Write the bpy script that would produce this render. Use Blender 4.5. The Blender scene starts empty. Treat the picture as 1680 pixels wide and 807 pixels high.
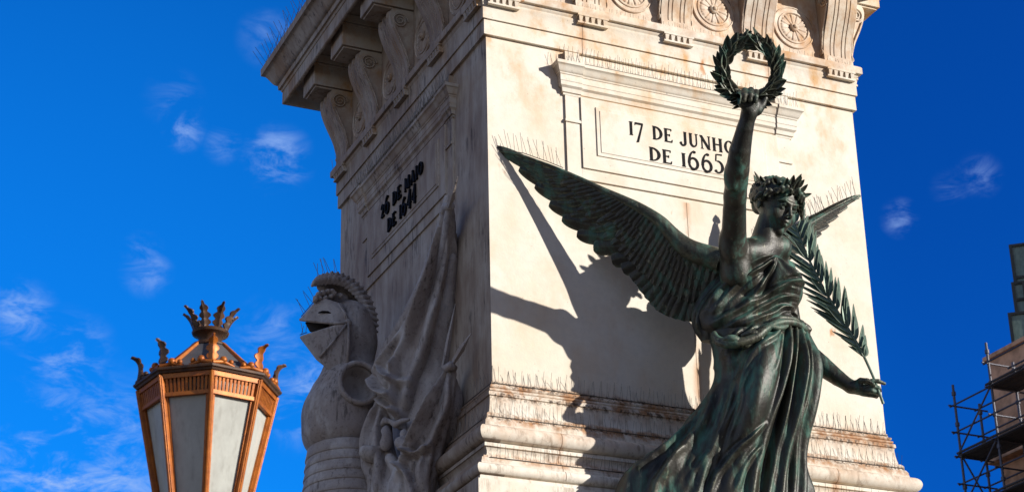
import bpy, math, random
import numpy as np
from mathutils import Vector, Matrix
random.seed(7); rng = np.random.default_rng(7)
sc = bpy.context.scene
COL = sc.collection

# ------------------------------------------------------------------ camera
Z0 = 10.89                      # height of the fascia's lower edge above the square
CAM = np.array([-6.41508738, -14.51409431, -9.28999929 + Z0])
FW = np.array([0.37884373, 0.82927682, 0.41082524])
RT = np.array([0.91332016, -0.4066848, -0.02130184])
UP = np.array([-0.14941126, -0.38328505, 0.91146522])
F_PX = 3239.7272
cd = bpy.data.cameras.new('camera'); cam = bpy.data.objects.new('camera', cd); COL.objects.link(cam)
cam.matrix_world = Matrix(((RT[0], UP[0], -FW[0], CAM[0]), (RT[1], UP[1], -FW[1], CAM[1]), (RT[2], UP[2], -FW[2], CAM[2]), (0, 0, 0, 1)))
cd.sensor_width = 36; cd.lens = 36 * F_PX / 1680; cd.clip_end = 3000; cd.clip_start = .1
cd.dof.use_dof = True; cd.dof.focus_distance = 17.0; cd.dof.aperture_fstop = 7.0
sc.camera = cam

def P(px, py, Y):               # photo pixel (1680 wide) on the plane y = Y -> world point
    d = FW + RT * (px - 840) / F_PX - UP * (py - 403.5) / F_PX
    return CAM + d * ((Y - CAM[1]) / d[1])
def PD(px, py, D): return P(px, py, -D)
def PH(px, py, h):              # at horizontal distance h from the camera
    d = FW + RT * (px - 840) / F_PX - UP * (py - 403.5) / F_PX
    return CAM + d * (h / math.hypot(d[0], d[1]))
def MPX(p):                     # metres per photo pixel at a world point
    return float((np.asarray(p) - CAM) @ FW) / F_PX

# ------------------------------------------------------------------ light
SUN_DIR = np.array([-.98, 1, -.45]); SUN_DIR = SUN_DIR / np.linalg.norm(SUN_DIR)   # travel direction
sun_el = math.asin(-SUN_DIR[2]); sun_rot = math.atan2(-SUN_DIR[0], -SUN_DIR[1])
sl = bpy.data.lights.new('sun', 'SUN'); sl.energy = 5.0; sl.angle = math.radians(.5); sl.color = (1, .945, .87)
so = bpy.data.objects.new('sun', sl); COL.objects.link(so)
so.rotation_euler = Vector(SUN_DIR).to_track_quat('-Z', 'Y').to_euler()
w = bpy.data.worlds.new('World'); sc.world = w; w.use_nodes = True
nt = w.node_tree; nt.nodes.clear()
def N(t, kind, **kw):
    n = t.nodes.new(kind)
    for k, v in kw.items():
        if k.startswith('i_'):
            key = k[2:]; key = int(key) if key.isdigit() else key.replace('_', ' ')
            n.inputs[key].default_value = v
        else: setattr(n, k, v)
    return n
sky = N(nt, 'ShaderNodeTexSky', sky_type='NISHITA', sun_disc=False, sun_elevation=sun_el, sun_rotation=sun_rot, altitude=100, air_density=1.0, dust_density=.3, ozone_density=2.0)
out = N(nt, 'ShaderNodeOutputWorld'); bg = N(nt, 'ShaderNodeBackground'); bg.inputs['Strength'].default_value = .10
geo = N(nt, 'ShaderNodeTexCoord')
# the sky opposite the sun is a deep polarised blue, the sky round the sun stays pale
dot = N(nt, 'ShaderNodeVectorMath', operation='DOT_PRODUCT'); nt.links.new(geo.outputs['Generated'], dot.inputs[0])
hd = np.array([.25, .95, .15]); hd /= np.linalg.norm(hd); dot.inputs[1].default_value = tuple(hd)
mr = N(nt, 'ShaderNodeMapRange', interpolation_type='SMOOTHSTEP'); nt.links.new(dot.outputs['Value'], mr.inputs[0])
mr.inputs[1].default_value = .58; mr.inputs[2].default_value = .86
# bright patch added to the western sky, out of view, to light the west face
dw = N(nt, 'ShaderNodeVectorMath', operation='DOT_PRODUCT'); nt.links.new(geo.outputs['Generated'], dw.inputs[0]); dw.inputs[1].default_value = (-.80, -.20, .565)
mw_ = N(nt, 'ShaderNodeMapRange', interpolation_type='SMOOTHSTEP'); nt.links.new(dw.outputs['Value'], mw_.inputs[0]); mw_.inputs[1].default_value = .55; mw_.inputs[2].default_value = .97
tw = N(nt, 'ShaderNodeMix', data_type='RGBA'); nt.links.new(mw_.outputs[0], tw.inputs[0]); tw.inputs[6].default_value = (.56, .46, .54, 1); tw.inputs[7].default_value = (5.0, 3.5, 2.85, 1)
tint = N(nt, 'ShaderNodeMix', data_type='RGBA', blend_type='MIX'); nt.links.new(mr.outputs[0], tint.inputs[0])
nt.links.new(tw.outputs[2], tint.inputs[6]); tint.inputs[7].default_value = (.02, .62, 1.75, 1)
mul = N(nt, 'ShaderNodeMix', data_type='RGBA', blend_type='MULTIPLY'); mul.inputs[0].default_value = 1
nt.links.new(sky.outputs[0], mul.inputs[6]); nt.links.new(tint.outputs[2], mul.inputs[7])
# lower and to the west the sky is lighter, up and to the east it deepens
hb = P(60, 760, 500) - CAM; hb /= np.linalg.norm(hb)
dg = N(nt, 'ShaderNodeVectorMath', operation='DOT_PRODUCT'); nt.links.new(geo.outputs['Generated'], dg.inputs[0]); dg.inputs[1].default_value = tuple(hb)
mg = N(nt, 'ShaderNodeMapRange', interpolation_type='SMOOTHSTEP'); nt.links.new(dg.outputs['Value'], mg.inputs[0]); mg.inputs[1].default_value = .90; mg.inputs[2].default_value = 1.0
gm = N(nt, 'ShaderNodeMix', data_type='RGBA'); nt.links.new(mg.outputs[0], gm.inputs[0]); gm.inputs[6].default_value = (.5, .56, .68, 1); gm.inputs[7].default_value = (1.2, 1.34, 1.14, 1)
mul2 = N(nt, 'ShaderNodeMix', data_type='RGBA', blend_type='MULTIPLY'); mul2.inputs[0].default_value = 1
nt.links.new(mul.outputs[2], mul2.inputs[6]); nt.links.new(gm.outputs[2], mul2.inputs[7])
# thin broken clouds low in the west
mp = N(nt, 'ShaderNodeMapping'); nt.links.new(geo.outputs['Generated'], mp.inputs[0]); mp.inputs['Scale'].default_value = (1, 1, 2.3); mp.inputs['Location'].default_value = (.37, .11, .23)
n1 = N(nt, 'ShaderNodeTexNoise', i_Scale=34.0, i_Detail=12.0, i_Roughness=.66, i_Distortion=.6); nt.links.new(mp.outputs[0], n1.inputs[0])
n1r = N(nt, 'ShaderNodeMapRange', interpolation_type='SMOOTHSTEP'); nt.links.new(n1.outputs[0], n1r.inputs[0]); n1r.inputs[1].default_value = .42; n1r.inputs[2].default_value = .74
acc = None
for (px, py, rad, amp) in [(455, 262, 46, 1.15), (300, 215, 30, .8), (35, 515, 46, .95), (110, 585, 62, .8), (185, 712, 90, .75), (120, 800, 150, 1.25), (510, 655, 70, 1.1), (240, 445, 34, .75),
                           (1478, 358, 26, .7), (1606, 288, 30, .45), (1560, 310, 26, .3), (365, 238, 26, .5), (90, 655, 34, .6), (440, 62, 40, .35), (360, 640, 60, .5), (235, 415, 28, .5), (285, 165, 40, .25), (450, 560, 60, .6)]:
    v = P(px, py, 500) - CAM; v /= np.linalg.norm(v)
    dd = N(nt, 'ShaderNodeVectorMath', operation='DISTANCE'); nt.links.new(geo.outputs['Generated'], dd.inputs[0]); dd.inputs[1].default_value = tuple(v)
    m_ = N(nt, 'ShaderNodeMapRange', interpolation_type='SMOOTHSTEP'); nt.links.new(dd.outputs['Value'], m_.inputs[0])
    m_.inputs[1].default_value = 0; m_.inputs[2].default_value = rad * 1.5 / F_PX; m_.inputs[3].default_value = amp; m_.inputs[4].default_value = 0
    if acc is None: acc = m_.outputs[0]
    else:
        a = N(nt, 'ShaderNodeMath', operation='MAXIMUM'); nt.links.new(acc, a.inputs[0]); nt.links.new(m_.outputs[0], a.inputs[1]); acc = a.outputs[0]
cm = N(nt, 'ShaderNodeMath', operation='MULTIPLY', use_clamp=True); nt.links.new(acc, cm.inputs[0]); nt.links.new(n1r.outputs[0], cm.inputs[1])
cl = N(nt, 'ShaderNodeMix', data_type='RGBA'); nt.links.new(cm.outputs[0], cl.inputs[0]); nt.links.new(mul2.outputs[2], cl.inputs[6]); cl.inputs[7].default_value = (2.6, 4.1, 7.6, 1)
nt.links.new(cl.outputs[2], bg.inputs['Color']); nt.links.new(bg.outputs[0], out.inputs[0])
vs = sc.view_settings; vs.view_transform = 'Standard'; vs.look = 'None'; vs.gamma = 1; vs.exposure = .30; vs.use_curve_mapping = False
sc.cycles.max_bounces = 5; sc.cycles.diffuse_bounces = 3; sc.cycles.glossy_bounces = 3; sc.cycles.use_denoising = True
sc.cycles.caustics_reflective = False; sc.cycles.caustics_refractive = False

# ------------------------------------------------------------------ node materials
def mat(name):
    m = bpy.data.materials.new(name); m.use_nodes = True
    return m, m.node_tree, m.node_tree.nodes['Principled BSDF']
def sock(t, v, dst):
    if isinstance(v, (int, float, tuple)): dst.default_value = v
    else: t.links.new(v, dst)
def mth(t, op, a, b=0.0, clamp=False):
    n = t.nodes.new('ShaderNodeMath'); n.operation = op; n.use_clamp = clamp
    sock(t, a, n.inputs[0]); sock(t, b, n.inputs[1]); return n.outputs[0]
def rng_(t, v, a, b, c=0.0, d=1.0):
    n = t.nodes.new('ShaderNodeMapRange'); n.interpolation_type = 'SMOOTHSTEP'
    sock(t, v, n.inputs[0]); n.inputs[1].default_value = a; n.inputs[2].default_value = b; n.inputs[3].default_value = c; n.inputs[4].default_value = d
    return n.outputs[0]
def mixc(t, f, a, b, mode='MIX'):
    n = t.nodes.new('ShaderNodeMix'); n.data_type = 'RGBA'; n.blend_type = mode
    sock(t, f, n.inputs[0]); sock(t, a, n.inputs[6]); sock(t, b, n.inputs[7]); return n.outputs[2]
def noise(t, vec, scale, detail=5., rough=.55, stretch=(1, 1, 1), dist=0., off=(0, 0, 0)):
    mp = t.nodes.new('ShaderNodeMapping'); t.links.new(vec, mp.inputs[0]); mp.inputs['Scale'].default_value = stretch; mp.inputs['Location'].default_value = off
    n = t.nodes.new('ShaderNodeTexNoise'); t.links.new(mp.outputs[0], n.inputs[0])
    n.inputs['Scale'].default_value = scale; n.inputs['Detail'].default_value = detail; n.inputs['Roughness'].default_value = rough; n.inputs['Distortion'].default_value = dist
    return n.outputs[0]
def bump(t, h, bs, dist, strength=1.):
    n = t.nodes.new('ShaderNodeBump'); t.links.new(h, n.inputs['Height']); n.inputs['Distance'].default_value = dist; n.inputs['Strength'].default_value = strength
    t.links.new(n.outputs[0], bs.inputs['Normal'])
def pos(t):
    g = t.nodes.new('ShaderNodeNewGeometry'); s = t.nodes.new('ShaderNodeSeparateXYZ'); t.links.new(g.outputs['Position'], s.inputs[0])
    return g, g.outputs['Position'], s.outputs

def make_marble(name, base, warm, rust_amt, carved=False):
    m, t, b = mat(name); g, p, xyz = pos(t)
    zz = mth(t, 'ADD', mth(t, 'SUBTRACT', xyz[2], Z0), 0.0); zz0 = zz; zz = mth(t, 'ADD', zz, mth(t, 'MULTIPLY', mth(t, 'SUBTRACT', noise(t, p, 9., 4, .6), .5), .05))
    big = noise(t, p, 1.1, 6, .6); fine = noise(t, p, 14, 6, .65)
    c = mixc(t, rng_(t, big, .38, .68), base, warm)
    c = mixc(t, rng_(t, fine, .3, .75, 0, .35), c, tuple(v * .72 for v in base[:3]) + (1,))
    # drips: noise stretched down the wall
    drip = noise(t, p, 7, 5, .65, (1, 1, .22)); drip2 = noise(t, p, 26, 4, .65, (1, 1, .16), off=(3, 1, 0))
    # rusty ochre staining, heaviest on the frieze and under the ledges
    top = rng_(t, zz, -1.2, .35); patch = noise(t, p, 2.6, 5, .65, (1, 1, .7), off=(5, 2, 1))
    rp = mth(t, 'MULTIPLY', rng_(t, patch, .45, .68), mth(t, 'ADD', mth(t, 'MULTIPLY', top, .85), .24))
    rp = mth(t, 'MULTIPLY', rp, rng_(t, drip, .30, .62, .35, 1.))
    c = mixc(t, mth(t, 'MULTIPLY', rp, rust_amt, True), c, (.62, .36, .15, 1))
    def band(a, b_, c_, d_):
        return mth(t, 'MULTIPLY', rng_(t, zz, a, b_), rng_(t, zz, c_, d_, 1, 0))
    if not carved:
        k = band(-3.60, -3.53, -3.44, -3.36); k = mth(t, 'MAXIMUM', k, mth(t, 'MULTIPLY', band(-3.86, -3.80, -3.74, -3.69), 1.0))
        k = mth(t, 'MAXIMUM', k, mth(t, 'MULTIPLY', band(-4.22, -4.16, -4.12, -4.06), .8)); k = mth(t, 'MAXIMUM', k, mth(t, 'MULTIPLY', band(-3.72, -3.56, -3.55, -3.50), .5))
        k = mth(t, 'MAXIMUM', k, mth(t, 'MULTIPLY', band(-4.0, -3.9, -3.86, -3.80), .45)); k = mth(t, 'MAXIMUM', k, mth(t, 'MULTIPLY', band(.3, .45, 1.0, 1.3), .5))
        k = mth(t, 'MULTIPLY', k, rng_(t, noise(t, p, 7., 6, .7, (1, 1, .8), off=(2, 7, 3)), .36, .62, .10, 1.))
        c = mixc(t, mth(t, 'MULTIPLY', k, .95, True), c, (.40, .19, .075, 1))
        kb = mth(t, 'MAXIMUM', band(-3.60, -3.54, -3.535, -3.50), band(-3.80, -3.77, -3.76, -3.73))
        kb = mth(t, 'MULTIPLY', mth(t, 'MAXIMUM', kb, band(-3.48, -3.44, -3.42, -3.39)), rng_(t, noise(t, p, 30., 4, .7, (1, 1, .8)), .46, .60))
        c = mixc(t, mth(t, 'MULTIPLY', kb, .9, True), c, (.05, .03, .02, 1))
        # grime washed on to the mouldings of the base
        gr = mth(t, 'MULTIPLY', rng_(t, zz, -3.0, -3.8), rng_(t, drip2, .44, .64))
        c = mixc(t, mth(t, 'MULTIPLY', mth(t, 'MULTIPLY', gr, .6), rng_(t, noise(t, p, 5., 5, .65), .4, .62), True), c, (.24, .16, .10, 1))
        # small rust spots and a few scratches on the die
        sp = noise(t, p, 5.2, 3, .5, (1, 1, .55), off=(9, 4, 2)); c = mixc(t, mth(t, 'MULTIPLY', rng_(t, sp, .715, .78), .8), c, (.50, .20, .05, 1))
        sp2 = noise(t, p, 38, 2, .5, (1, 1, 1), off=(1, 4, 2)); c = mixc(t, mth(t, 'MULTIPLY', rng_(t, sp2, .70, .76), .45), c, (.16, .12, .10, 1))
        # joints between the blocks
        jm = None
        for jx, z1, z2 in ((2.02, -3.4, -1.36), (.98, 0., .33), (3.02, 0., .33), (2.0, -4.3, -3.4), (.55, -4.3, -3.86), (3.3, -4.3, -3.86)):
            d = mth(t, 'MULTIPLY', mth(t, 'LESS_THAN', mth(t, 'ABSOLUTE', mth(t, 'SUBTRACT', xyz[0], jx)), .0045), mth(t, 'MULTIPLY', mth(t, 'GREATER_THAN', zz, z1), mth(t, 'LESS_THAN', zz, z2)))
            wd = mth(t, 'MULTIPLY', mth(t, 'MULTIPLY', rng_(t, mth(t, 'ABSOLUTE', mth(t, 'SUBTRACT', xyz[0], jx)), 0, .06, 1, 0), rng_(t, patch, .42, .6)), mth(t, 'MULTIPLY', mth(t, 'GREATER_THAN', zz, z1), mth(t, 'LESS_THAN', zz, z2)))
            c = mixc(t, mth(t, 'MULTIPLY', wd, .6), c, (.52, .24, .09, 1)); jm = d if jm is None else mth(t, 'MAXIMUM', jm, d)
        c = mixc(t, mth(t, 'MULTIPLY', jm, .75), c, (.16, .09, .05, 1))
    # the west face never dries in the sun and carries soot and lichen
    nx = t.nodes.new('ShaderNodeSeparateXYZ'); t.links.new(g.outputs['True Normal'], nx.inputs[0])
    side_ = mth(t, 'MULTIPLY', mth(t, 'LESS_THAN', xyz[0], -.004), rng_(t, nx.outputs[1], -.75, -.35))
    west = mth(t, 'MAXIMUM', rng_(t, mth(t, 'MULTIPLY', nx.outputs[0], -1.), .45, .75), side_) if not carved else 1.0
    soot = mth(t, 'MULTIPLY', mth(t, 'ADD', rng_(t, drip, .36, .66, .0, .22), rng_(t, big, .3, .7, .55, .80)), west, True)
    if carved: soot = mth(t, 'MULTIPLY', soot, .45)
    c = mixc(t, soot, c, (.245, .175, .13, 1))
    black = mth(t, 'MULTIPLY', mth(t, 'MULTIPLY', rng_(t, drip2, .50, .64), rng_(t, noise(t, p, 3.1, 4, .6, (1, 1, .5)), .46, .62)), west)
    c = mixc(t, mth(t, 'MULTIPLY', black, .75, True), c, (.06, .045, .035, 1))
    t.links.new(c, b.inputs['Base Color']); b.inputs['Roughness'].default_value = .72; b.inputs['Specular IOR Level'].default_value = .3
    if carved:
        pit = noise(t, p, 30, 5, .75); c = mixc(t, mth(t, 'MULTIPLY', rng_(t, pit, .52, .66), .6), c, (.13, .11, .10, 1)); c = mixc(t, mth(t, 'MULTIPLY', rng_(t, noise(t, p, 4.5, 5, .65, (1, 1, .6), off=(7, 1, 5)), .48, .64), .5), c, (.66, .62, .58, 1)); t.links.new(c, b.inputs['Base Color'])
    bump(t, mth(t, 'ADD', mth(t, 'MULTIPLY', fine, 1.), mth(t, 'MULTIPLY', noise(t, p, 60, 4, .6), .5)), b, .010 if carved else .004, .8 if carved else .55)
    return m
M = {}
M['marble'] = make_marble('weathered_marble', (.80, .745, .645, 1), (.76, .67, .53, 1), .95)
M['carved'] = make_marble('sooty_carved_marble', (.52, .48, .46, 1), (.44, .39, .36, 1), .3, carved=True)

def make_bronze(name='patinated_bronze', gb=0.):
    m, t, b = mat(name); g, p, xyz = pos(t)
    a = noise(t, p, 3.2, 6, .62, (1, 1, .55), .4); s = noise(t, p, 11, 5, .65, (1, 1, .22)); f = noise(t, p, 42, 5, .7)
    nz = t.nodes.new('ShaderNodeSeparateXYZ'); t.links.new(g.outputs['Normal'], nz.inputs[0])
    c = mixc(t, rng_(t, a, .38, .62), (.017, .016, .013, 1), (.040, .037, .027, 1))
    green = mth(t, 'MULTIPLY', rng_(t, s, .44, .66), rng_(t, a, .38, .62))
    green = mth(t, 'ADD', green, mth(t, 'MULTIPLY', rng_(t, nz.outputs[2], .1, .9), rng_(t, noise(t, p, 6, 4, .6), .45, .65)), True)
    if gb: c = mixc(t, gb, c, (.20, .28, .22, 1))
    c = mixc(t, mth(t, 'MULTIPLY', green, .85), c, (.060, .175, .135, 1))
    pale = mth(t, 'MULTIPLY', rng_(t, g.outputs['Pointiness'], .50, .58), rng_(t, f, .35, .6))
    c = mixc(t, mth(t, 'MULTIPLY', pale, .55), c, (.20, .22, .15, 1))
    c = mixc(t, mth(t, 'MULTIPLY', rng_(t, noise(t, p, 19, 4, .7, (1, 1, .4), off=(4, 4, 4)), .60, .72), .5), c, (.24, .24, .16, 1))
    t.links.new(c, b.inputs['Base Color'])
    t.links.new(rng_(t, mth(t, 'ADD', green, mth(t, 'MULTIPLY', f, .4)), .1, 1., .42, .70), b.inputs['Roughness'])
    b.inputs['Metallic'].default_value = .25; b.inputs['Specular IOR Level'].default_value = .5
    bump(t, mth(t, 'ADD', mth(t, 'MULTIPLY', f, .8), s), b, .006, .7)
    return m
M['bronze'] = make_bronze(); M['verdigris'] = make_bronze('verdigris_bronze', .85)

def simple(name, col, rough=.5, metal=0., var=.25, scale=12., bmp=.002, spec=.5, col2=None):
    m, t, b = mat(name); g, p, xyz = pos(t)
    n = noise(t, p, scale, 5, .6); c2 = col2 or tuple(v * (1 - var) for v in col[:3]) + (1,)
    t.links.new(mixc(t, rng_(t, n, .35, .68), col, c2), b.inputs['Base Color'])
    b.inputs['Roughness'].default_value = rough; b.inputs['Metallic'].default_value = metal; b.inputs['Specular IOR Level'].default_value = spec
    bump(t, n, b, bmp, .6); return m
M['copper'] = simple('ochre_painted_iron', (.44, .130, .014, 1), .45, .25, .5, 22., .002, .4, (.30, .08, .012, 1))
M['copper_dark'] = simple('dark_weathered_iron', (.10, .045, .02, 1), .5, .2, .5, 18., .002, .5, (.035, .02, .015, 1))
M['letter'] = simple('blackened_letter_metal_and_slit_shade', (.012, .011, .012, 1), .8, .0, .25, 12., .001, .15)
M['wire'] = simple('spike_wire', (.16, .14, .12, 1), .5, .5)
M['lead'] = simple('lead_roof_panel', (.12, .12, .13, 1), .5, .2)
M['scaf'] = simple('galvanised_scaffold_tube', (.10, .10, .12, 1), .5, .5)
M['plank'] = simple('scaffold_deck_and_visor_shade', (.055, .05, .05, 1), .8)
M['pave'] = simple('limestone_paving', (.15, .135, .12, 1), .85, 0, .3, 3.)
M['road'] = simple('asphalt', (.055, .055, .057, 1), .85, 0, .3, 5.)
M['ochre'] = simple('stained_sandstone', (.74, .42, .25, 1), .85, 0, .5, 2.2, .01, .3, (.44, .25, .15, 1))
M['darkframe'] = simple('dark_steel_frame', (.03, .035, .035, 1), .5, .4)

def glass_pane(name, a, b_, top_dark=.0):
    m, t, b = mat(name); g, p, xyz = pos(t)
    n = noise(t, p, 6, 5, .7, (1, 1, .6)); f = noise(t, p, 30, 4, .6, (1, 1, .25))
    c = mixc(t, rng_(t, n, .35, .68), a, b_); c = mixc(t, rng_(t, f, .5, .75, 0, .35), c, (.20, .19, .16, 1))
    t.links.new(c, b.inputs['Base Color']); b.inputs['Roughness'].default_value = .32; b.inputs['Specular IOR Level'].default_value = .5
    tr = t.nodes.new('ShaderNodeBsdfTranslucent'); t.links.new(c, tr.inputs[0]); ms = t.nodes.new('ShaderNodeMixShader'); ms.inputs[0].default_value = .18
    o = t.nodes['Material Output']; t.links.new(b.outputs[0], ms.inputs[1]); t.links.new(tr.outputs[0], ms.inputs[2]); t.links.new(ms.outputs[0], o.inputs[0])
    return m
M['milk'] = glass_pane('dusty_milk_glass', (.58, .60, .55, 1), (.46, .47, .43, 1))
M['glassblock'] = glass_pane('greenish_glass_block', (.22, .32, .27, 1), (.13, .20, .17, 1))

# ------------------------------------------------------------------ mesh helpers
class MB:
    def __init__(s): s.v = []; s.f = []; s.n = 0
    def add(s, v, f):
        v = np.asarray(v, float).reshape(-1, 3); s.v.append(v); n = s.n
        s.f.extend([tuple(int(i) + n for i in q) for q in f]); s.n += len(v); return s
    def box(s, lo, hi):
        x0, y0, z0 = lo; x1, y1, z1 = hi
        v = [(x0, y0, z0), (x1, y0, z0), (x1, y1, z0), (x0, y1, z0), (x0, y0, z1), (x1, y0, z1), (x1, y1, z1), (x0, y1, z1)]
        return s.add(v, [(0, 3, 2, 1), (4, 5, 6, 7), (0, 1, 5, 4), (1, 2, 6, 5), (2, 3, 7, 6), (3, 0, 4, 7)])
    def obox(s, c, ax, ay, az):                       # centre and three half-axis vectors
        c = np.asarray(c); ax = np.asarray(ax); ay = np.asarray(ay); az = np.asarray(az)
        v = [c + i * ax + j * ay + k * az for k in (-1, 1) for (i, j) in ((-1, -1), (1, -1), (1, 1), (-1, 1))]
        return s.add(v, [(0, 3, 2, 1), (4, 5, 6, 7), (0, 1, 5, 4), (1, 2, 6, 5), (2, 3, 7, 6), (3, 0, 4, 7)])
    def bar(s, a, b, w_, h_, up=(0, 0, 1)):
        a = np.asarray(a, float); b = np.asarray(b, float); d = b - a; L = np.linalg.norm(d); d /= L
        up = np.asarray(up, float); sx = np.cross(d, up)
        if np.linalg.norm(sx) < 1e-3: sx = np.cross(d, (1, 0, 0))
        sx /= np.linalg.norm(sx); uz = np.cross(sx, d)
        return s.obox((a + b) / 2, d * L / 2, sx * w_ / 2, uz * h_ / 2)
    def tube(s, pts, rad, n=8, cap=True):
        pts = np.asarray(pts, float); m = len(pts); rad = np.broadcast_to(rad, (m,)) if np.ndim(rad) < 1 or len(np.atleast_1d(rad)) == m else rad
        tang = np.gradient(pts, axis=0); tang /= np.linalg.norm(tang, axis=1)[:, None] + 1e-12
        ref = np.array([0, 0, 1.]) if abs(tang[0][2]) < .9 else np.array([1., 0, 0]); V = []
        u = np.cross(tang[0], ref); u /= np.linalg.norm(u)
        for i in range(m):
            u = u - tang[i] * (u @ tang[i]); u /= np.linalg.norm(u); v_ = np.cross(tang[i], u)
            a = np.arange(n) * 2 * math.pi / n
            V.append(pts[i] + rad[i] * (np.cos(a)[:, None] * u + np.sin(a)[:, None] * v_))
        V = np.concatenate(V); F = [(i * n + j, i * n + (j + 1) % n, (i + 1) * n + (j + 1) % n, (i + 1) * n + j) for i in range(m - 1) for j in range(n)]
        if cap: F += [tuple(range(n))[::-1], tuple(range((m - 1) * n, m * n))]
        return s.add(V, F)
    def grid(s, G, closed_u=False, closed_v=False):   # G[v,u,3]
        nv, nu = G.shape[:2]; F = []
        for i in range(nv if closed_v else nv - 1):
            for j in range(nu if closed_u else nu - 1):
                F.append((i * nu + j, i * nu + (j + 1) % nu, ((i + 1) % nv) * nu + (j + 1) % nu, ((i + 1) % nv) * nu + j))
        return s.add(G.reshape(-1, 3), F)
    def lathe(s, prof, n=24, c=(0, 0, 0), axis=None):
        a = np.arange(n) * 2 * math.pi / n; c = np.asarray(c)
        if axis is None: ex, ey, ez = np.eye(3)
        else:
            ez = np.asarray(axis, float); ez /= np.linalg.norm(ez); ex = np.cross(ez, (0, 0, 1.) if abs(ez[2]) < .9 else (1., 0, 0)); ex /= np.linalg.norm(ex); ey = np.cross(ez, ex)
        G = np.array([[c + r_ * (math.cos(t) * ex + math.sin(t) * ey) + z * ez for t in a] for r_, z in prof])
        return s.grid(G, closed_u=True)
def obj(name, mb, m, parent=None, smooth=None, origin=None, solid=0., bevel=0.):
    v = np.concatenate(mb.v) if isinstance(mb, MB) else np.asarray(mb[0]); f = mb.f if isinstance(mb, MB) else mb[1]
    root = parent
    while root is not None and root.parent is not None: root = root.parent
    o0 = np.array(origin) if origin is not None else (np.array(root.location) if root is not None else np.zeros(3))
    me = bpy.data.meshes.new(name); me.from_pydata((v - o0).tolist(), [], f if isinstance(f, list) else f.tolist()); me.validate()
    me.materials.append(m); o = bpy.data.objects.new(name, me); COL.objects.link(o)
    if parent is not None: o.parent = parent
    elif origin is not None: o.location = o0
    if smooth is not None:
        me.polygons.foreach_set('use_smooth', [True] * len(me.polygons))
        if smooth < 179:
            if hasattr(me, 'set_sharp_from_angle'): me.set_sharp_from_angle(angle=math.radians(smooth))
    if solid:
        md = o.modifiers.new('solid', 'SOLIDIFY'); md.thickness = solid; md.offset = 0
    if bevel:
        md = o.modifiers.new('bevel', 'BEVEL'); md.width = bevel; md.segments = 2; md.limit_method = 'ANGLE'; md.angle_limit = math.radians(40)
    return o
def tag(o, label=None, cat=None, group=None, kind=None):
    for k, v in (('label', label), ('category', cat), ('group', group), ('kind', kind)):
        if v: o[k] = v
    return o
def thing(name, label, cat, loc=(0, 0, 0), group=None):
    o = bpy.data.objects.new(name, None); COL.objects.link(o); o.location = tuple(loc); o.empty_display_size = .2
    return tag(o, label, cat, group)
def place(src, parent, M4):                          # a linked copy of a part (and its sub-parts) put elsewhere
    o = src.copy(); COL.objects.link(o); o.parent = parent; o.matrix_local = M4 @ src.matrix_local
    for ch in src.children:
        c = ch.copy(); COL.objects.link(c); c.parent = o
    return o

# ------------------------------------------------------------------ ground
def sheet(name, x0, y0, x1, y1, z, m): 
    o = obj(name, MB().add([(x0, y0, z), (x1, y0, z), (x1, y1, z), (x0, y1, z)], [(0, 1, 2, 3)]), m); return tag(o, kind='structure')
sheet('ground', -900, -900, 900, 900, 0, M['pave'])
sheet('road', -18, -400, -9, 400, .004, M['road'])
kb = MB().box((-9, -400, 0), (-8.7, 400, .13)); tag(obj('kerb', kb, M['pave']), kind='structure')

# ------------------------------------------------------------------ monument
W4 = 4.0
mon = thing('monument_pedestal', 'tall square pale marble monument pedestal with carved frieze and two dated plaques', 'monument', (2, 2, 0))
def ring_sweep(prof, seg=1):                         # mitred moulding round the square plan; prof = [(projection, z)]
    mb = MB(); G = []
    for e, z in prof:
        c = [(-e, -e), (W4 + e, -e), (W4 + e, W4 + e), (-e, W4 + e)]
        row = []
        for k in range(4):
            a, b_ = np.array(c[k]), np.array(c[(k + 1) % 4])
            for s_ in range(seg): q = a + (b_ - a) * s_ / seg; row.append((q[0], q[1], z + Z0))
        G.append(row)
    return mb.grid(np.array(G), closed_u=True)
def arc(c, r, a0, a1, n): return [(c[0] + r * math.cos(math.radians(a0 + (a1 - a0) * k / n)), c[1] + r * math.sin(math.radians(a0 + (a1 - a0) * k / n))) for k in range(n + 1)]
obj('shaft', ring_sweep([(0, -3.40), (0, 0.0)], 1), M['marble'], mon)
obj('architrave', ring_sweep([(0, 0), (.0315, 0), (.030, .155), (.030, .160), (.047, .160), (.046, .325), (.052, .335), (.052, .352)]), M['marble'], mon, 40)
obj('ledge', ring_sweep([(.052, .352), (.058, .362), (.068, .375), (.070, .39), (.098, .393), (.101, .40), (.101, .462), (.094, .474), (.02, .480)]), M['marble'], mon, 40)
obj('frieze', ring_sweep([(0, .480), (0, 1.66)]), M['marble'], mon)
corn = [(0, 1.66), (.505, 1.66), (.505, 1.45), (.512, 1.442), (.53, 1.442), (.54, 1.45), (.54, 1.60), (.55, 1.605), (.558, 1.635), (.58, 1.64), (.585, 1.70)]
corn += [(.585 + .15 * (k / 8), 1.70 + .17 * (.5 - .5 * math.cos(math.pi * k / 8))) for k in range(1, 9)] + [(.742, 1.872), (.748, 1.955), (.74, 1.965), (.2, 2.06)]
obj('cornice', ring_sweep(corn), M['marble'], mon, 35)
obj('upper_block', ring_sweep([(.2, 2.06), (-.35, 2.07), (-.35, 2.5), (-.42, 2.55), (-.45, 3.4), (-2, 3.4)]), M['marble'], mon)
base = [(0, -3.40), (.010, -3.405), (.012, -3.435)] + arc((.018, -3.452), .017, 80, -80, 6) + [(.026, -3.472)] + arc((.030, -3.488), .014, 80, -80, 5) + [(.050, -3.508), (.056, -3.516), (.057, -3.545), (.046, -3.55)]
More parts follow.
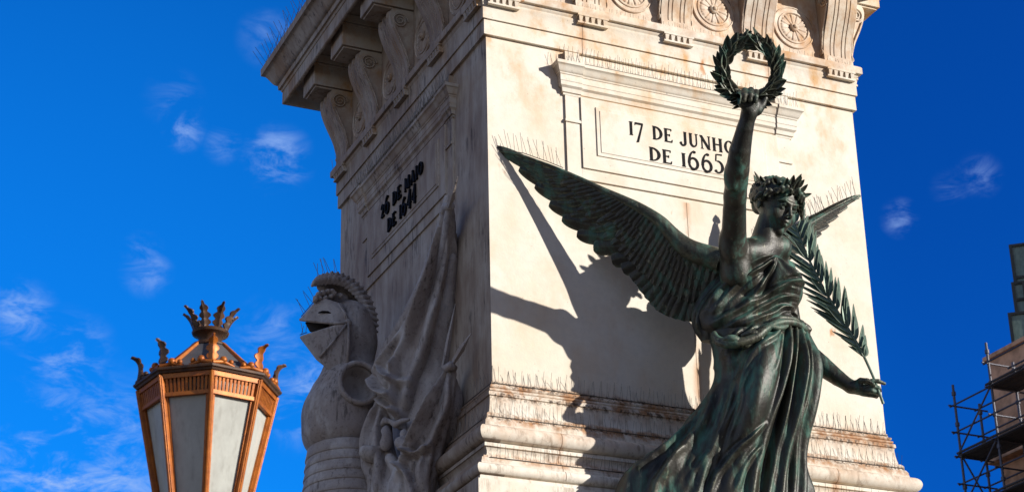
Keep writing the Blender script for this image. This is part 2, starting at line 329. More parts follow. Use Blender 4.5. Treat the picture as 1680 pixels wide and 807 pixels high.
base += [(.044 + .02 * (k / 6) ** 2, -3.56 - .15 * k / 6) for k in range(7)] + [(.078, -3.712), (.088, -3.722), (.096, -3.735), (.098, -3.77), (.106, -3.775), (.120, -3.80), (.124, -3.83), (.128, -3.845)]
base += arc((.130, -3.922), .074, 88, -88, 14) + [(.130, -4.0), (.140, -4.003), (.142, -4.034), (.128, -4.037)]
base += [(.128 - .022 * math.sin(math.pi * k / 6), -4.037 - .085 * k / 6) for k in range(1, 7)] + [(.16, -4.125), (.166, -4.145), (.186, -4.150), (.190, -4.178), (.197, -4.185), (.197, -4.205)]
base += arc((.205, -4.262), .052, 85, -85, 10) + [(.212, -4.318), (.222, -4.322), (.224, -4.35), (.249, -4.358), (.252, -4.50)]
obj('base_moulding', ring_sweep(base), M['marble'], mon, 32)
obj('lower_die', ring_sweep([(.252, -4.50), (.252, -5.9), (.50, -5.95), (.52, -6.05), (.70, -6.1), (.72, -6.6), (.72, -8.0), (1.2, -8.05), (1.2, -Z0 + .35), (1.8, -Z0 + .35), (1.8, -Z0 + .17), (2.3, -Z0 + .17), (2.3, -Z0)]), M['marble'], mon)
# bracket under the bronze figure
br = MB().box((.9, -1.75, -5.95 + Z0 - .9), (3.1, -.25, -5.95 + Z0)); br.box((1.1, -1.5, Z0 - 9.5), (2.9, -.25, Z0 - 6.851)); br.box((.7, -1.9, Z0 - 6.1), (3.3, -.25, Z0 - 5.951)); br.box((.6, -2.1, 0), (3.4, -.25, Z0 - 9.501))
obj('statue_bracket', br, M['marble'], mon)

FACE = {'front': Matrix.Identity(4), 'left': Matrix.Rotation(-math.pi / 2, 4, 'Z'), 'right': Matrix.Rotation(math.pi / 2, 4, 'Z')}   # about the plan centre = root origin
# console: S-shaped bracket, built round x = 0 on the front face
def console_mesh():
    z = [.480, .54, .60, .70, .80, .90, 1.0, 1.08, 1.14, 1.19, 1.235, 1.27]
    e = [.066, .062, .060, .078, .115, .165, .212, .240, .255, .262, .255, .225]
    from_w = [(-.163, 0), (-.094, 0), (-.092, -.014), (-.084, -.014), (-.082, 0), (-.050, 0), (-.048, -.014), (-.040, -.014), (-.038, 0), (.038, 0), (.040, -.014), (.048, -.014), (.050, 0), (.082, 0), (.084, -.014), (.092, -.014), (.094, 0), (.163, 0)]
    zz = np.interp(np.linspace(0, 11, 45), range(12), z); ee = np.interp(np.linspace(0, 11, 45), range(12), e)
    k = np.array([1, 2, 3, 2, 1.]) / 9; ee = np.convolve(np.pad(ee, 2, 'edge'), k, 'valid')
    mb = MB(); G = []
    for zi, ei in zip(zz, ee):
        on = 1. if .56 < zi < 1.13 else 0.
        wf = 1 + .05 * max(0, (zi - .9) / .4)
        G.append([(x * wf, -(ei + d * on), zi + Z0) for x, d in from_w])
    G = np.array(G); mb.grid(G)
    for s_, j in ((-1, 0), (1, len(from_w) - 1)):    # cheeks
        A = G[:, j]; B = A.copy(); B[:, 1] = .02; q = np.stack([A, B] if s_ < 0 else [B, A], 1); mb.grid(q)
        ck = A.copy(); ck[:, 1] *= .62; ck[:, 0] += s_ * .012
    mb.add([G[0, 0], G[0, -1], (.163, .02, zz[0] + Z0), (-.163, .02, zz[0] + Z0)], [(0, 1, 2, 3)])
    mb.add([G[-1, 0], G[-1, -1], (.171, .02, zz[-1] + Z0), (-.171, .02, zz[-1] + Z0)], [(0, 3, 2, 1)])
    return mb
def scroll_mesh(x):
    mb = MB()
    for _ in (0,):
        for (cz, cy, R_) in ((1.135, -.150, .088), (.585, -.035, .034)):
            t = np.linspace(0, 5.2 * math.pi, 70); r_ = R_ * (1 - t / (5.6 * math.pi)); pts = np.stack([np.full_like(t, x), cy + r_ * np.cos(t), cz + Z0 + r_ * np.sin(t)], 1)
            mb.tube(pts, np.linspace(.011, .006, 70) * (R_ / .088) ** .5, 6)
    for _ in (0,):
        z_ = np.linspace(.62, 1.06, 20); y_ = -np.interp(z_, [.6, .8, 1.0, 1.1], [.045, .10, .195, .235]) + .006
        mb.tube(np.stack([np.full(20, x), y_, z_ + Z0], 1), .010, 6)
    return mb
def roll_mesh():
    mb = MB()
    t = np.linspace(-1, 1, 25)
    r_ = .052 + .012 * np.cos(t * math.pi * 3)
    mb.tube(np.stack([t * .168, np.full(25, -.215), np.full(25, 1.205 + Z0)], 1), r_, 16)
    return mb
def block_mesh():
    mb = MB(); mb.box((-.185, -.455, 1.285 + Z0), (.185, -.002, 1.59 + Z0)); mb.box((-.205, -.478, 1.56 + Z0), (.205, -.003, 1.656 + Z0)); mb.box((-.16, -.43, 1.262 + Z0), (.16, -.004, 1.283 + Z0)); mb.box((-.195, -.466, 1.53 + Z0), (.195, -.0025, 1.557 + Z0)); return mb
def guttae_mesh():
    mb = MB(); mb.box((-.163, -.104, .374 + Z0), (.163, -.054, .394 + Z0)); mb.box((-.150, -.072, .318 + Z0), (.150, -.048, .372 + Z0)); mb.box((-.160, -.092, .299 + Z0), (.160, -.051, .316 + Z0))
    for k in range(5):
        x = -.128 + .064 * k; a = np.array([[x - .022, -.100, .374], [x + .022, -.100, .374], [x + .022, -.072, .374], [x - .022, -.072, .374], [x - .013, -.088, .317], [x + .013, -.088, .317], [x + .013, -.072, .317], [x - .013, -.072, .317]]); a[:, 2] += Z0
        mb.add(a, [(0, 1, 2, 3), (4, 7, 6, 5), (0, 4, 5, 1), (1, 5, 6, 2), (2, 6, 7, 3), (3, 7, 4, 0)])
    return mb
def medallion_mesh():
    mb = MB(); c = (0, -.001, .825 + Z0); ax = (0, -1, 0)
    mb.lathe([(.238, 0), (.238, .012), (.232, .017), (.225, .017), (.221, .009), (.186, .008), (.182, .018), (.166, .020), (.160, .014), (.157, .004), (.04, .006)], 56, c, ax)
    mb.lathe([(.046, .01), (.046, .034), (.036, .042), (.026, .036), (.022, .05), (.012, .058), (.0005, .060)], 20, c, ax)
    return mb
def petal_mesh():
    mb = MB()
    for k in range(12):
        a = 2 * math.pi * k / 12
        ns, nw = 8, 7; G = np.zeros((ns, nw, 3))
        for i in range(ns):
            s_ = i / (ns - 1); r_ = .045 + .112 * s_; wd = .038 * (s_ ** .55) * (1 if s_ < .86 else .9) + .004
            for j in range(nw):
                q = (j / (nw - 1) - .5) * 2
                x = q * wd * .98; h = .006 + .018 * (1 - q * q) ** .5 * (.4 + .6 * s_) - (.014 if i == ns - 1 else 0) - .010 * math.exp(-(q / .22) ** 2) * s_
                G[i, j] = (r_ * math.cos(a) - x * math.sin(a), -h, r_ * math.sin(a) + x * math.cos(a) + .825 + Z0)
        mb.grid(G)
    return mb
c0 = obj('console', console_mesh(), M['marble'], None, 38); sc0 = obj('scroll', scroll_mesh(-.176), M['marble'], None, 60); sc1 = obj('scroll', scroll_mesh(.176), M['marble'], None, 60); rl0 = obj('roll', roll_mesh(), M['marble'], None, 60)
b0 = obj('bracket_block', block_mesh(), M['marble'], None, bevel=.006); g0 = obj('guttae', guttae_mesh(), M['marble'], None)
m0 = obj('medallion', medallion_mesh(), M['marble'], None, 38); p0 = obj('petals', petal_mesh(), M['marble'], None, 60)
CX = [.150, 1.075, 2.0, 2.925, 3.850]
for fn in ('front', 'left', 'right'):
    R_ = FACE[fn]
    for i, x in enumerate(CX):
        T = R_ @ Matrix.Translation((x - 2, -2, 0))
        k = place(c0, mon, T)
        for s_ in (sc0, sc1, rl0): q = s_.copy(); COL.objects.link(q); q.parent = k
        place(b0, mon, T); place(g0, mon, T)
        if i < 4:
            T = R_ @ Matrix.Translation(((CX[i] + CX[i + 1]) / 2 - 2, -2, 0))
            k = place(m0, mon, T); q = p0.copy(); COL.objects.link(q); q.parent = k
for o in (c0, sc0, sc1, rl0, b0, g0, m0, p0): bpy.data.objects.remove(o)

# plaque: built on the front face, copied to the left one
def hsweep(prof, x0, x1, cap=True):                  # horizontal moulding along x with returns at both ends; prof = [(e, z)]
    G = np.array([[(x0 - e * 1.0, -.0, z + Z0), (x0 - e, -e, z + Z0), (x1 + e, -e, z + Z0), (x1 + e, 0, z + Z0)] for e, z in prof]); mb = MB().grid(G); return mb
PL0, PL1 = .785, 3.215
cprof = [(.0, -.475), (.012, -.472), (.014, -.452), (.03, -.446), (.038, -.405), (.062, -.385), (.064, -.345), (.070, -.338), (.070, -.275), (.078, -.27), (.082, -.255)]
cprof += [(.082 + .055 * k / 6, -.255 + .07 * (.5 - .5 * math.cos(math.pi * k / 6))) for k in range(1, 7)] + [(.141, -.182), (.142, -.150), (.0, -.125)]
cprof = [(e * .86, z * .94 - .03) for e, z in cprof]
def frame_strip(mb, x0, z0, x1, z1, wdt, h, base_=0.):   # picture-frame strip lying on the wall
    for (a, b_, c_, d_) in ((x0, z0, x1, z0 + wdt), (x0, z1 - wdt, x1, z1), (x0, z0 + wdt, x0 + wdt, z1 - wdt), (x1 - wdt, z0 + wdt, x1, z1 - wdt)):
        mb.box((a, -h, b_ + Z0), (c_, base_ if base_ else .002, d_ + Z0))
plq = obj('plaque_cornice', hsweep([(e, z) for e, z in cprof], PL0 + .155, PL1 - .155), M['marble'], None, 35)
ends = []
for x0 in (PL0, PL1 - .155):
    pp = MB()                          # the cornice breaks forward over each pilaster
    pr = [(e + .013, z) for e, z in cprof]; pr[0] = (0, cprof[0][1]); pr[-1] = (0, cprof[-1][1])
    G = np.array([[(x0 - .0 - e * .9, 0.001, z + Z0), (x0 - e * .9, -e, z + Z0), (x0 + .155 + .006, -e, z + Z0), (x0 + .155 + .006, .001, z + Z0)] for e, z in pr]) if x0 < 2 else \
        np.array([[(x0 - .006, 0.001, z + Z0), (x0 - .006, -e, z + Z0), (x0 + .155 + e * .9, -e, z + Z0), (x0 + .155 + e * .9, .001, z + Z0)] for e, z in pr])
    pp.grid(G); ends.append(obj('plaque_end_cornice', pp, M['marble'], None, 35))
pl_ = MB(); pl_.box((PL0 + .151, -.019, -1.318 + Z0), (PL1 - .151, .003, -.475 + Z0))
pil = obj('plaque_back', pl_, M['marble'], None, bevel=.002)
q_ = MB(); x0 = PL0; q_.box((x0, -.020, -1.32 + Z0), (x0 + .150, .003, -.474 + Z0)); q_.box((x0 - .010, -.034, -.752 + Z0), (x0 + .152, .001, -.730 + Z0)); q_.box((x0 - .005, -.028, -.7285 + Z0), (x0 + .151, .001, -.718 + Z0)); q_.box((x0 + .0, -.05, -.145 + Z0), (x0 + .150, .002, -.022 + Z0))
pst = obj('plaque_pilaster', q_, M['marble'], None)
pn = MB(); pn.box((.938, -.036, -1.206 + Z0), (3.062, .003, -.472 + Z0)); sill = obj('plaque_panel', pn, M['marble'], None, bevel=.002)
TX0, TX1, TZ0, TZ1 = 1.086, 2.914, -1.062, -.555
tb = MB(); tb.box((TX0, -.047, TZ0 + Z0), (TX1, .003, TZ1 + Z0)); tfr = obj('tablet_frame', tb, M['marble'], None, bevel=.004)
tb = MB(); tb.box((TX0 + .038, -.053, TZ0 + .036 + Z0), (TX1 - .038, .004, TZ1 - .036 + Z0)); tab = obj('tablet', tb, M['marble'], None, bevel=.002)
for fn in ('front', 'left'):
    T = FACE[fn] @ Matrix.Translation((-2, -2, 0))
    for o in (plq, *ends, pil, sill): place(o, mon, T)
    place(pst, mon, T); place(pst, mon, FACE[fn] @ Matrix.Translation((-2 + 4 - .150 - 2 * PL0 , -2, 0)))
    k = place(tab, mon, T); q = tfr.copy(); COL.objects.link(q); q.parent = k
for o in (plq, *ends, pil, sill, tab, tfr, pst): bpy.data.objects.remove(o)

# lettering: own glyphs, strokes with thick and thin weights; unit = cap height
TK, TN = .18, .085
def A_(cx, cy, rx, ry, a0, a1, w0, w1, n=22, wm=None):
    pts = []
    for k in range(n + 1):
        s_ = k / n; a = math.radians(a0 + (a1 - a0) * s_)
        wv = w0 + (w1 - w0) * s_ if wm is None else (w0 * (1 - 2 * s_) + wm * 2 * s_ if s_ < .5 else wm * (2 - 2 * s_) + w1 * (2 * s_ - 1))
        pts.append((cx + rx * math.cos(a), cy + ry * math.sin(a), wv))
    return pts
def stem(x, y0=0, y1=1, w_=TK): return [[(x, y0, w_), (x, y1, w_)], [(x - w_ * .5 - .045, y0 + .02, .04), (x + w_ * .5 + .045, y0 + .02, .04)], [(x - w_ * .5 - .045, y1 - .02, .04), (x + w_ * .5 + .045, y1 - .02, .04)]]
GL = {
 'D': (.80, stem(.14) + [A_(.18, .5, .50, .455, 88, -88, .07, .07, wm=.21)]),
 'E': (.66, stem(.14) + [[(.14, .965, .07), (.56, .965, .07)], [(.14, .53, .07), (.44, .53, .07)], [(.14, .035, .07), (.60, .035, .07)], [(.56, .99, .05), (.57, .84, .03)], [(.43, .62, .04), (.43, .44, .04)], [(.60, .0, .03), (.62, .20, .05)]]),
 'J': (.52, [[(.34, 1, TK), (.34, .2, TK)], [(.22, .98, .04), (.46, .98, .04)], A_(.15, .18, .19, .20, 0, -170, .18, .10), A_(-.02, .14, .05, .05, 0, 360, .08, .08, 10)]),
 'U': (.80, [[(.14, 1, TK), (.14, .34, TK)], [(.02, .98, .04), (.27, .98, .04)], A_(.37, .34, .235, .30, 180, 360, TK, .075), [(.605, .34, .075), (.605, 1, .075)], [(.50, .98, .04), (.72, .98, .04)]]),
 'N': (.86, [[(.13, 0, .075), (.13, 1, .075)], [(.02, .02, .04), (.24, .02, .04)], [(.06, 1.0, .2), (.70, 0.0, .2)], [(.71, 0, .075), (.71, 1, .075)], [(.60, .98, .04), (.82, .98, .04)]]),
 'H': (.84, stem(.14) + stem(.66) + [[(.14, .52, .07), (.66, .52, .07)]]),
 'O': (.86, [A_(.41, .5, .31, .44, 90, 270, .075, .075, wm=.20), A_(.41, .5, .31, .44, -90, 90, .075, .075, wm=.20)]),
 'M': (1.0, [[(.12, 0, .075), (.15, 1, .075)], [(.01, .02, .04), (.23, .02, .04)], [(.15, 1, .17), (.47, .12, .15)], [(.47, .12, .075), (.79, 1, .075)], [(.80, 1, TK), (.82, 0, TK)], [(.70, .02, .04), (.94, .02, .04)]]),
 'A': (.82, [[(.10, 0, .075), (.41, 1, .075)], [(.38, 1, .2), (.68, 0, .2)], [(.20, .33, .065), (.58, .33, .065)], [(.0, .02, .04), (.20, .02, .04)], [(.56, .02, .04), (.80, .02, .04)]]),
 'I': (.32, stem(.15)),
 '1': (.32, stem(.15)),
 '7': (.72, [[(.03, .945, .14), (.64, .945, .14)], [(.04, .99, .03), (.03, .80, .04)], [(.62, .96, .10), (.20, -.42, .16)], [(.10, -.45, .05), (.28, -.40, .05)]]),
 '6': (.84, [A_(.40, .36, .30, .40, 0, 360, .18, .18, 30, wm=.13), A_(.56, .36, .46, .96, 180, 100, .18, .07), A_(.50, 1.22, .07, .06, 0, 360, .07, .07, 8)]),
 '5': (.66, [[(.12, 1.38, .06), (.56, 1.40, .11)], [(.15, 1.40, .07), (.10, .88, .07)], A_(.24, .46, .32, .43, 100, -120, .08, .08, wm=.19), A_(.07, .14, .055, .055, 0, 360, .08, .08, 8)]),
 '2': (.64, [A_(.30, .70, .21, .26, 170, -20, .10, .17), [(.49, .62, .17), (.10, .05, .09)], [(.06, .06, .14), (.56, .06, .14)], A_(.12, .72, .05, .05, 0, 360, .08, .08, 8)]),
 '4': (.76, [[(.50, 1.43, .075), (.04, .40, .075)], [(.04, .41, .075), (.70, .41, .075)], [(.50, 1.43, .19), (.50, 0, .19)], [(.38, .01, .04), (.62, .01, .04)]]),
 ' ': (.44, [])}
def glyph_mb(ch, x0, z0, hgt, y, thick=.005):
    mb = MB()
    for si, st in enumerate(GL[ch][1]):
        p = np.array([(a, b_) for a, b_, c_ in st]); wv = np.array([c_ for a, b_, c_ in st]); t = np.gradient(p, axis=0) if len(p) > 2 else np.repeat((p[1:] - p[:-1]), 2, 0)
        t /= np.linalg.norm(t, axis=1)[:, None] + 1e-9; n = np.stack([-t[:, 1], t[:, 0]], 1)
        if ch == '7' and len(st) == 2 and abs(st[0][0] - .62) < .01: n = np.array([[1, 0], [1, 0.]])
        if ch in 'NMA' and len(st) == 2 and abs(t[0][0]) > .1 and wv[0] > .12: n = np.array([[1, 0], [1, 0.]])
        a = p + n * wv[:, None] / 2; b_ = p - n * wv[:, None] / 2; yo = y - thick - .0003 * si
        Vf = [(x0 + q[0] * hgt, yo, z0 + q[1] * hgt) for q in np.concatenate([a, b_])]; Vb = [(v[0], y + .001, v[2]) for v in Vf]; m = len(p)
        F = [(i, i + 1, m + i + 1, m + i) for i in range(m - 1)]; F += [(i, 2 * m + i, 2 * m + i + 1, i + 1) for i in range(m - 1)] + [(m + i, m + i + 1, 3 * m + i + 1, 3 * m + i) for i in range(m - 1)] + [(0, m, 3 * m, 2 * m), (m - 1, 3 * m - 1, 4 * m - 1, 2 * m - 1)]
        mb.add(Vf + Vb, F)
    return mb
def text_line(s_, x0, x1, zb, hgt, fn):
    gap = .12; tot = sum(GL[c][0] + gap for c in s_) - gap; sx = (x1 - x0) / (tot * hgt)
    x = 0; T = FACE[fn] @ Matrix.Translation((-2, -2, 0))
    for ch in s_:
        if ch != ' ':
            g = glyph_mb(ch, 0, 0, hgt, -.0532, .005 if fn == 'front' else .022)
            for v in g.v: v[:, 0] = x0 + (v[:, 0] + x * hgt) * sx; v[:, 2] += zb + Z0
            o = obj('letter', g, M['letter'], None, origin=(0, 0, 0)); o.parent = mon; o.matrix_local = T
        x += GL[ch][0] + gap
text_line('17 DE JUNHO', 1.425, 2.56, -.785, .142, 'front')
text_line('DE 1665', 1.625, 2.425, -1.015, .142, 'front')
text_line('26 DE MAIO', 1.43, 2.58, -.765, .142, 'left')
text_line('DE 1644', 1.62, 2.40, -.995, .142, 'left')

# ------------------------------------------------------------------ sculpting tools
class SDF:                                            # signed-distance clay, meshed with surface nets
    def __init__(s, lo, hi, h):
        s.lo = np.asarray(lo, float); s.h = h; s.n = np.ceil((np.asarray(hi) - s.lo) / h).astype(int) + 1
        s.f = np.full(tuple(s.n), .2, np.float32)
    def _reg(s, lo, hi):
        a = np.clip(np.floor((lo - s.lo) / s.h).astype(int), 0, s.n - 1); b = np.clip(np.ceil((hi - s.lo) / s.h).astype(int) + 1, 1, s.n)
        b = np.maximum(b, a + 1)
        X = [((s.lo[i] + np.arange(a[i], b[i]) * s.h).astype(np.float32)).reshape([-1 if j == i else 1 for j in range(3)]) for i in range(3)]
        return tuple(slice(a[i], b[i]) for i in range(3)), X
    def _mix(s, sl, d, k, sub):
        g = s.f[sl]
        if sub: g = -g
        if k > 0: h = np.maximum(k - np.abs(g - d), 0) / k; r_ = np.minimum(g, d) - h * h * k * .25
        else: r_ = np.minimum(g, d)
        s.f[sl] = -r_ if sub else r_
    def cone(s, a, b, ra, rb, k=.02, sub=False):
        a = np.asarray(a, float); b = np.asarray(b, float); m = max(ra, rb) + k + 3 * s.h
        sl, X = s._reg(np.minimum(a, b) - m, np.maximum(a, b) + m); ab = b - a; L2 = float(ab @ ab) + 1e-12
        t = np.clip(sum((X[i] - a[i]) * ab[i] for i in range(3)) / L2, 0, 1)
        d = np.sqrt(sum((X[i] - a[i] - t * ab[i]) ** 2 for i in range(3))) - (ra + (rb - ra) * t)
        s._mix(sl, d, k, sub); return s
    def chain(s, pts, rad, k=.02):
        for i in range(len(pts) - 1): s.cone(pts[i], pts[i + 1], rad[i], rad[i + 1], k if i == 0 else min(k, .006))
        return s
    def ell(s, c, r_, k=.02, R=None, sub=False):
        c = np.asarray(c, float); r_ = np.asarray(r_, float); R = np.eye(3) if R is None else np.asarray(R)   # rows of R = axes
        m = max(r_) + k + 3 * s.h; sl, X = s._reg(c - m, c + m)
        q = [sum((X[i] - c[i]) * R[a][i] for i in range(3)) for a in range(3)]
        k0 = np.sqrt(sum((q[a] / r_[a]) ** 2 for a in range(3))); k1 = np.sqrt(sum((q[a] / r_[a] ** 2) ** 2 for a in range(3))) + 1e-9
        s._mix(sl, k0 * (k0 - 1) / k1, k, sub); return s
    def mesh(s, smooth=1):
        f = s.f; neg = f < 0; nx, ny, nz = f.shape; cx, cy, cz = nx - 1, ny - 1, nz - 1
        cnt = np.zeros((cx, cy, cz), np.int8)
        for i in (0, 1):
            for j in (0, 1):
                for k in (0, 1): cnt += neg[i:cx + i, j:cy + j, k:cz + k]
        act = np.argwhere((cnt > 0) & (cnt < 8)); idx = np.full((cx, cy, cz), -1, np.int64); idx[tuple(act.T)] = np.arange(len(act))
        acc = np.zeros((len(act), 3)); num = np.zeros(len(act))
        for ax in range(3):
            o1, o2 = [a for a in range(3) if a != ax]
            for p in (0, 1):
                for q in (0, 1):
                    A = act.copy(); A[:, o1] += p; A[:, o2] += q; B = A.copy(); B[:, ax] += 1
                    fa = f[tuple(A.T)]; fb = f[tuple(B.T)]; m = (fa < 0) != (fb < 0); t = np.where(m, fa / np.where(m, fa - fb, 1), 0)
                    pt = A.astype(float); pt[:, ax] += t; acc[m] += pt[m]; num[m] += 1
        V = s.lo + acc / num[:, None] * s.h; F = []
        for ax in range(3):
            o1, o2 = [(1, 2), (2, 0), (0, 1)][ax]; sa = [slice(None)] * 3; sb = [slice(None)] * 3; sa[ax] = slice(0, -1); sb[ax] = slice(1, None)
            na = neg[tuple(sa)]; nb = neg[tuple(sb)]; E = np.argwhere(na != nb)
            E = E[(E[:, o1] > 0) & (E[:, o2] > 0) & (E[:, o1] < s.n[o1] - 1) & (E[:, o2] < s.n[o2] - 1)]
            fl = na[tuple(E.T)]
            def c(d1, d2): Q = E.copy(); Q[:, o1] += d1; Q[:, o2] += d2; return idx[tuple(Q.T)]
            q = np.stack([c(-1, -1), c(0, -1), c(0, 0), c(-1, 0)], 1); q[~fl] = q[~fl][:, ::-1]; F.append(q)
        F = np.concatenate(F)
        for _ in range(smooth):                       # Laplacian pass over quad edges
            S = np.zeros_like(V); n = np.zeros(len(V))
            for a, b in ((0, 1), (1, 2), (2, 3), (3, 0)):
                np.add.at(S, F[:, a], V[F[:, b]]); np.add.at(S, F[:, b], V[F[:, a]]); np.add.at(n, F[:, a], 1); np.add.at(n, F[:, b], 1)
            V = V * .5 + S / n[:, None] * .5
        return V, [tuple(q) for q in F.tolist()]
def crom(rows, n):                                    # smooth resampling of a table of rows on its first column
    R_ = np.asarray(rows, float); t = R_[:, 0]; out = np.linspace(t[0], t[-1], n); m = np.gradient(R_, t, axis=0)
    i = np.clip(np.searchsorted(t, out, 'right') - 1, 0, len(t) - 2); h = (t[i + 1] - t[i]); s = ((out - t[i]) / h)[:, None]; h = h[:, None]
    return (2 * s**3 - 3 * s**2 + 1) * R_[i] + (s**3 - 2 * s**2 + s) * h * m[i] + (-2 * s**3 + 3 * s**2) * R_[i + 1] + (s**3 - s**2) * h * m[i + 1]
def seg_dist(px, py, poly):                           # distance of many points to a polyline, and the position along it
    best = np.full(px.shape, 1e9); at = np.zeros(px.shape); side = np.zeros(px.shape); n = len(poly) - 1
    for k in range(n):
        (x0, y0), (x1, y1) = poly[k][:2], poly[k + 1][:2]; dx, dy = x1 - x0, y1 - y0
        t = np.clip(((px - x0) * dx + (py - y0) * dy) / (dx * dx + dy * dy + 1e-9), 0, 1)
        d = np.hypot(px - x0 - t * dx, py - y0 - t * dy); m = d < best
        best = np.where(m, d, best); at = np.where(m, (k + t) / n, at)
    return best, at
def densify(poly, n=18):
    p = np.array(poly, float); t = np.linspace(0, 1, len(p)); q = crom(np.column_stack([t, p]), n) if len(p) > 2 else np.column_stack([np.linspace(0, 1, 4), np.linspace(p[0], p[1], 4)])
    return [tuple(v) for v in q[:, 1:]]
CAMH = np.array([FW[0], FW[1], 0]) / math.hypot(FW[0], FW[1])
def loft(rows, nu, nv, ridges=(), noise_amp=0., close=True, extra=None):
    """rows: (py, xl, Yl, xr, Yr, depth). Horizontal elliptical sections between two outline points; ridges are folds raised from the cloth."""
    T = crom(rows, nv); th = np.arange(nu) * 2 * math.pi / nu; G = np.zeros((nv, nu, 3)); NN = np.zeros_like(G); PX = np.zeros((nv, nu)); PY = np.zeros((nv, nu))
    for i, (py, xl, yl, xr, yr, rd) in enumerate(T):
        L = P(xl, py, yl); Rr = P(xr, py, yr); c = (L + Rr) / 2; a = (Rr - L) / 2; zc = c[2]
        a = a.copy(); h = np.array([a[0], a[1], 0]); hn = h / np.linalg.norm(h); nrm = np.array([hn[1], -hn[0], 0])
        if nrm @ CAMH > 0: nrm = -nrm
        G[i] = c + np.cos(th)[:, None] * a + np.sin(th)[:, None] * nrm * rd
        n = np.cos(th)[:, None] * hn * rd + np.sin(th)[:, None] * nrm * np.linalg.norm(a); NN[i] = n / np.linalg.norm(n, axis=1)[:, None]
        PX[i] = (xl + xr) / 2 + np.cos(th) * (xr - xl) / 2; PY[i] = py
    D = np.zeros((nv, nu))
    for rg in ridges:
        poly, wd, amp = rg[:3]; d, at = seg_dist(PX, PY, densify(poly))
        wv = wd * (.55 + .75 * at); env = np.minimum(1, np.minimum(at, 1 - at) * 6 + .25)
        wv = wv * 1.15; prof = np.exp(-(d / wv) ** 2.0) - .35 * np.exp(-((d - 1.8 * wv) / (.9 * wv)) ** 2)
        D += amp * env * prof
    D *= np.clip(np.abs(np.sin(th)) * 2.2, .25, 1)[None, :]
    if extra is not None: D += extra(PX, PY, th)
    G += NN * D[..., None]
    mb = MB(); mb.grid(G, closed_u=True)
    if close: mb.add(G[0], [tuple(range(nu))]); mb.add(G[-1], [tuple(range(nu))[::-1]])
    return mb
def leaf(mb, base, d, n, L, wd, curl=.15, fold=.25, thick=.004, ns=7, shape=1.0, twist=0.):
    d = np.asarray(d, float); d /= np.linalg.norm(d); n = np.asarray(n, float); n = n - d * (n @ d); n /= np.linalg.norm(n) + 1e-9; s_ = np.cross(d, n)
    if twist: n, s_ = n * math.cos(twist) + s_ * math.sin(twist), s_ * math.cos(twist) - n * math.sin(twist)
    t = np.linspace(0, 1, ns); w_ = wd / 2 * (np.sin(math.pi * np.clip(t, 0, 1) ** (.8 * shape)) ** .8 * (1 - t * .15)) + .0015; w_[0] = wd * .10
    q = np.array([-1, -.5, 0, .5, 1.]); top = []; bot = []
    for i in range(ns):
        c = np.asarray(base) + d * L * t[i] + n * curl * L * (t[i] ** 2)
        row = np.array([c + s_ * w_[i] * v + n * (fold * w_[i] * abs(v) - (.18 * w_[i] if v == 0 else 0)) for v in q]); top.append(row + n * thick * (1 - .6 * t[i])); bot.append(row - n * thick * (1 - .6 * t[i]))
    T_ = np.array(top); B_ = np.array(bot); ring = np.concatenate([T_, B_[:, ::-1]], 1); mb.grid(ring, closed_u=True); nn = ring.shape[1]
    mb.add(ring[0], [tuple(range(nn))]); mb.add(ring[-1], [tuple(range(nn))[::-1]])
def feather(mb, root, tip, wd, nrm, bend=0., thick=.008, ns=16, tipr=.9, w0=.55):
    root = np.asarray(root, float); tip = np.asarray(tip, float); d = tip - root; L = np.linalg.norm(d); d /= L; n = nrm - d * (nrm @ d); n /= np.linalg.norm(n); s_ = np.cross(d, n)
    t = 1 - (1 - np.linspace(0, 1, ns)) ** 1.9; q = np.linspace(-1, 1, 9); rows = []
    for ti in t:
        w_ = wd / 2 * (w0 + (1 - w0) * min(1, ti * 2.2)) * (1 if ti < tipr else math.sqrt(max(0., 1 - ((ti - tipr) / (1 - tipr + .012)) ** 2)))
        c = root + d * L * ti + n * (bend * math.sin(math.pi * ti * .5)) ; row = []
        for v in q: row.append(c + s_ * v * w_ + n * (-.22 * w_ * v * v + (.10 * wd / 2 if abs(v) < .01 else 0) + .0035 * math.sin((ti * L / .020) + abs(v) * 5) * abs(v) * .5))
        T_ = np.array(row); rows.append(np.concatenate([T_ + n * thick * .5, (T_ - n * thick * .5)[::-1]]))
    G = np.array(rows); mb.grid(G, closed_u=True); nn = G.shape[1]; mb.add(G[0], [tuple(range(nn))]); mb.add(G[-1], [tuple(range(nn))[::-1]])
def ribbon_tube(mb, pts, rad, n=10, lump=0., freq=9.):
    pts = crom(np.column_stack([np.linspace(0, 1, len(pts)), np.array(pts), rad]), 40); r_ = pts[:, 4] * (1 + lump * np.sin(np.linspace(0, freq * math.pi, 40))); mb.tube(pts[:, 1:4], r_, n)

# ------------------------------------------------------------------ bronze winged victory
st_c = PD(1240, 700, .9); ST = np.array([st_c[0], st_c[1], Z0 - 5.95])
stat = thing('victory_statue', 'dark bronze winged woman raising a laurel wreath in front of the sunlit monument face', 'statue', ST)
B = M['bronze']
lo = np.array([1.15, -2.05, Z0 - 5.97]); hi = np.array([3.55, -.25, Z0 - .75])
H = .0085
body = SDF(np.array([1.35, -2.3, Z0 - 4.0]), np.array([3.45, -.35, Z0 - .95]), H)
def mp_(px, py, D): return MPX(PD(px, py, D))
# torso under the cloth
body.chain([PD(1245, 560, .90), PD(1243, 510, .90), PD(1240, 465, .92), PD(1243, 430, .95)], [.13, .13, .14, .14], .06)
body.cone(PD(1220, 417, 1.05), PD(1277, 407, 1.0), .140, .120, .05); body.ell(PD(1238, 445, .93), (.25, .13, .14), .08, R=[[.86, -.5, -.1], [.5, .86, 0], [.08, -.04, .99]])
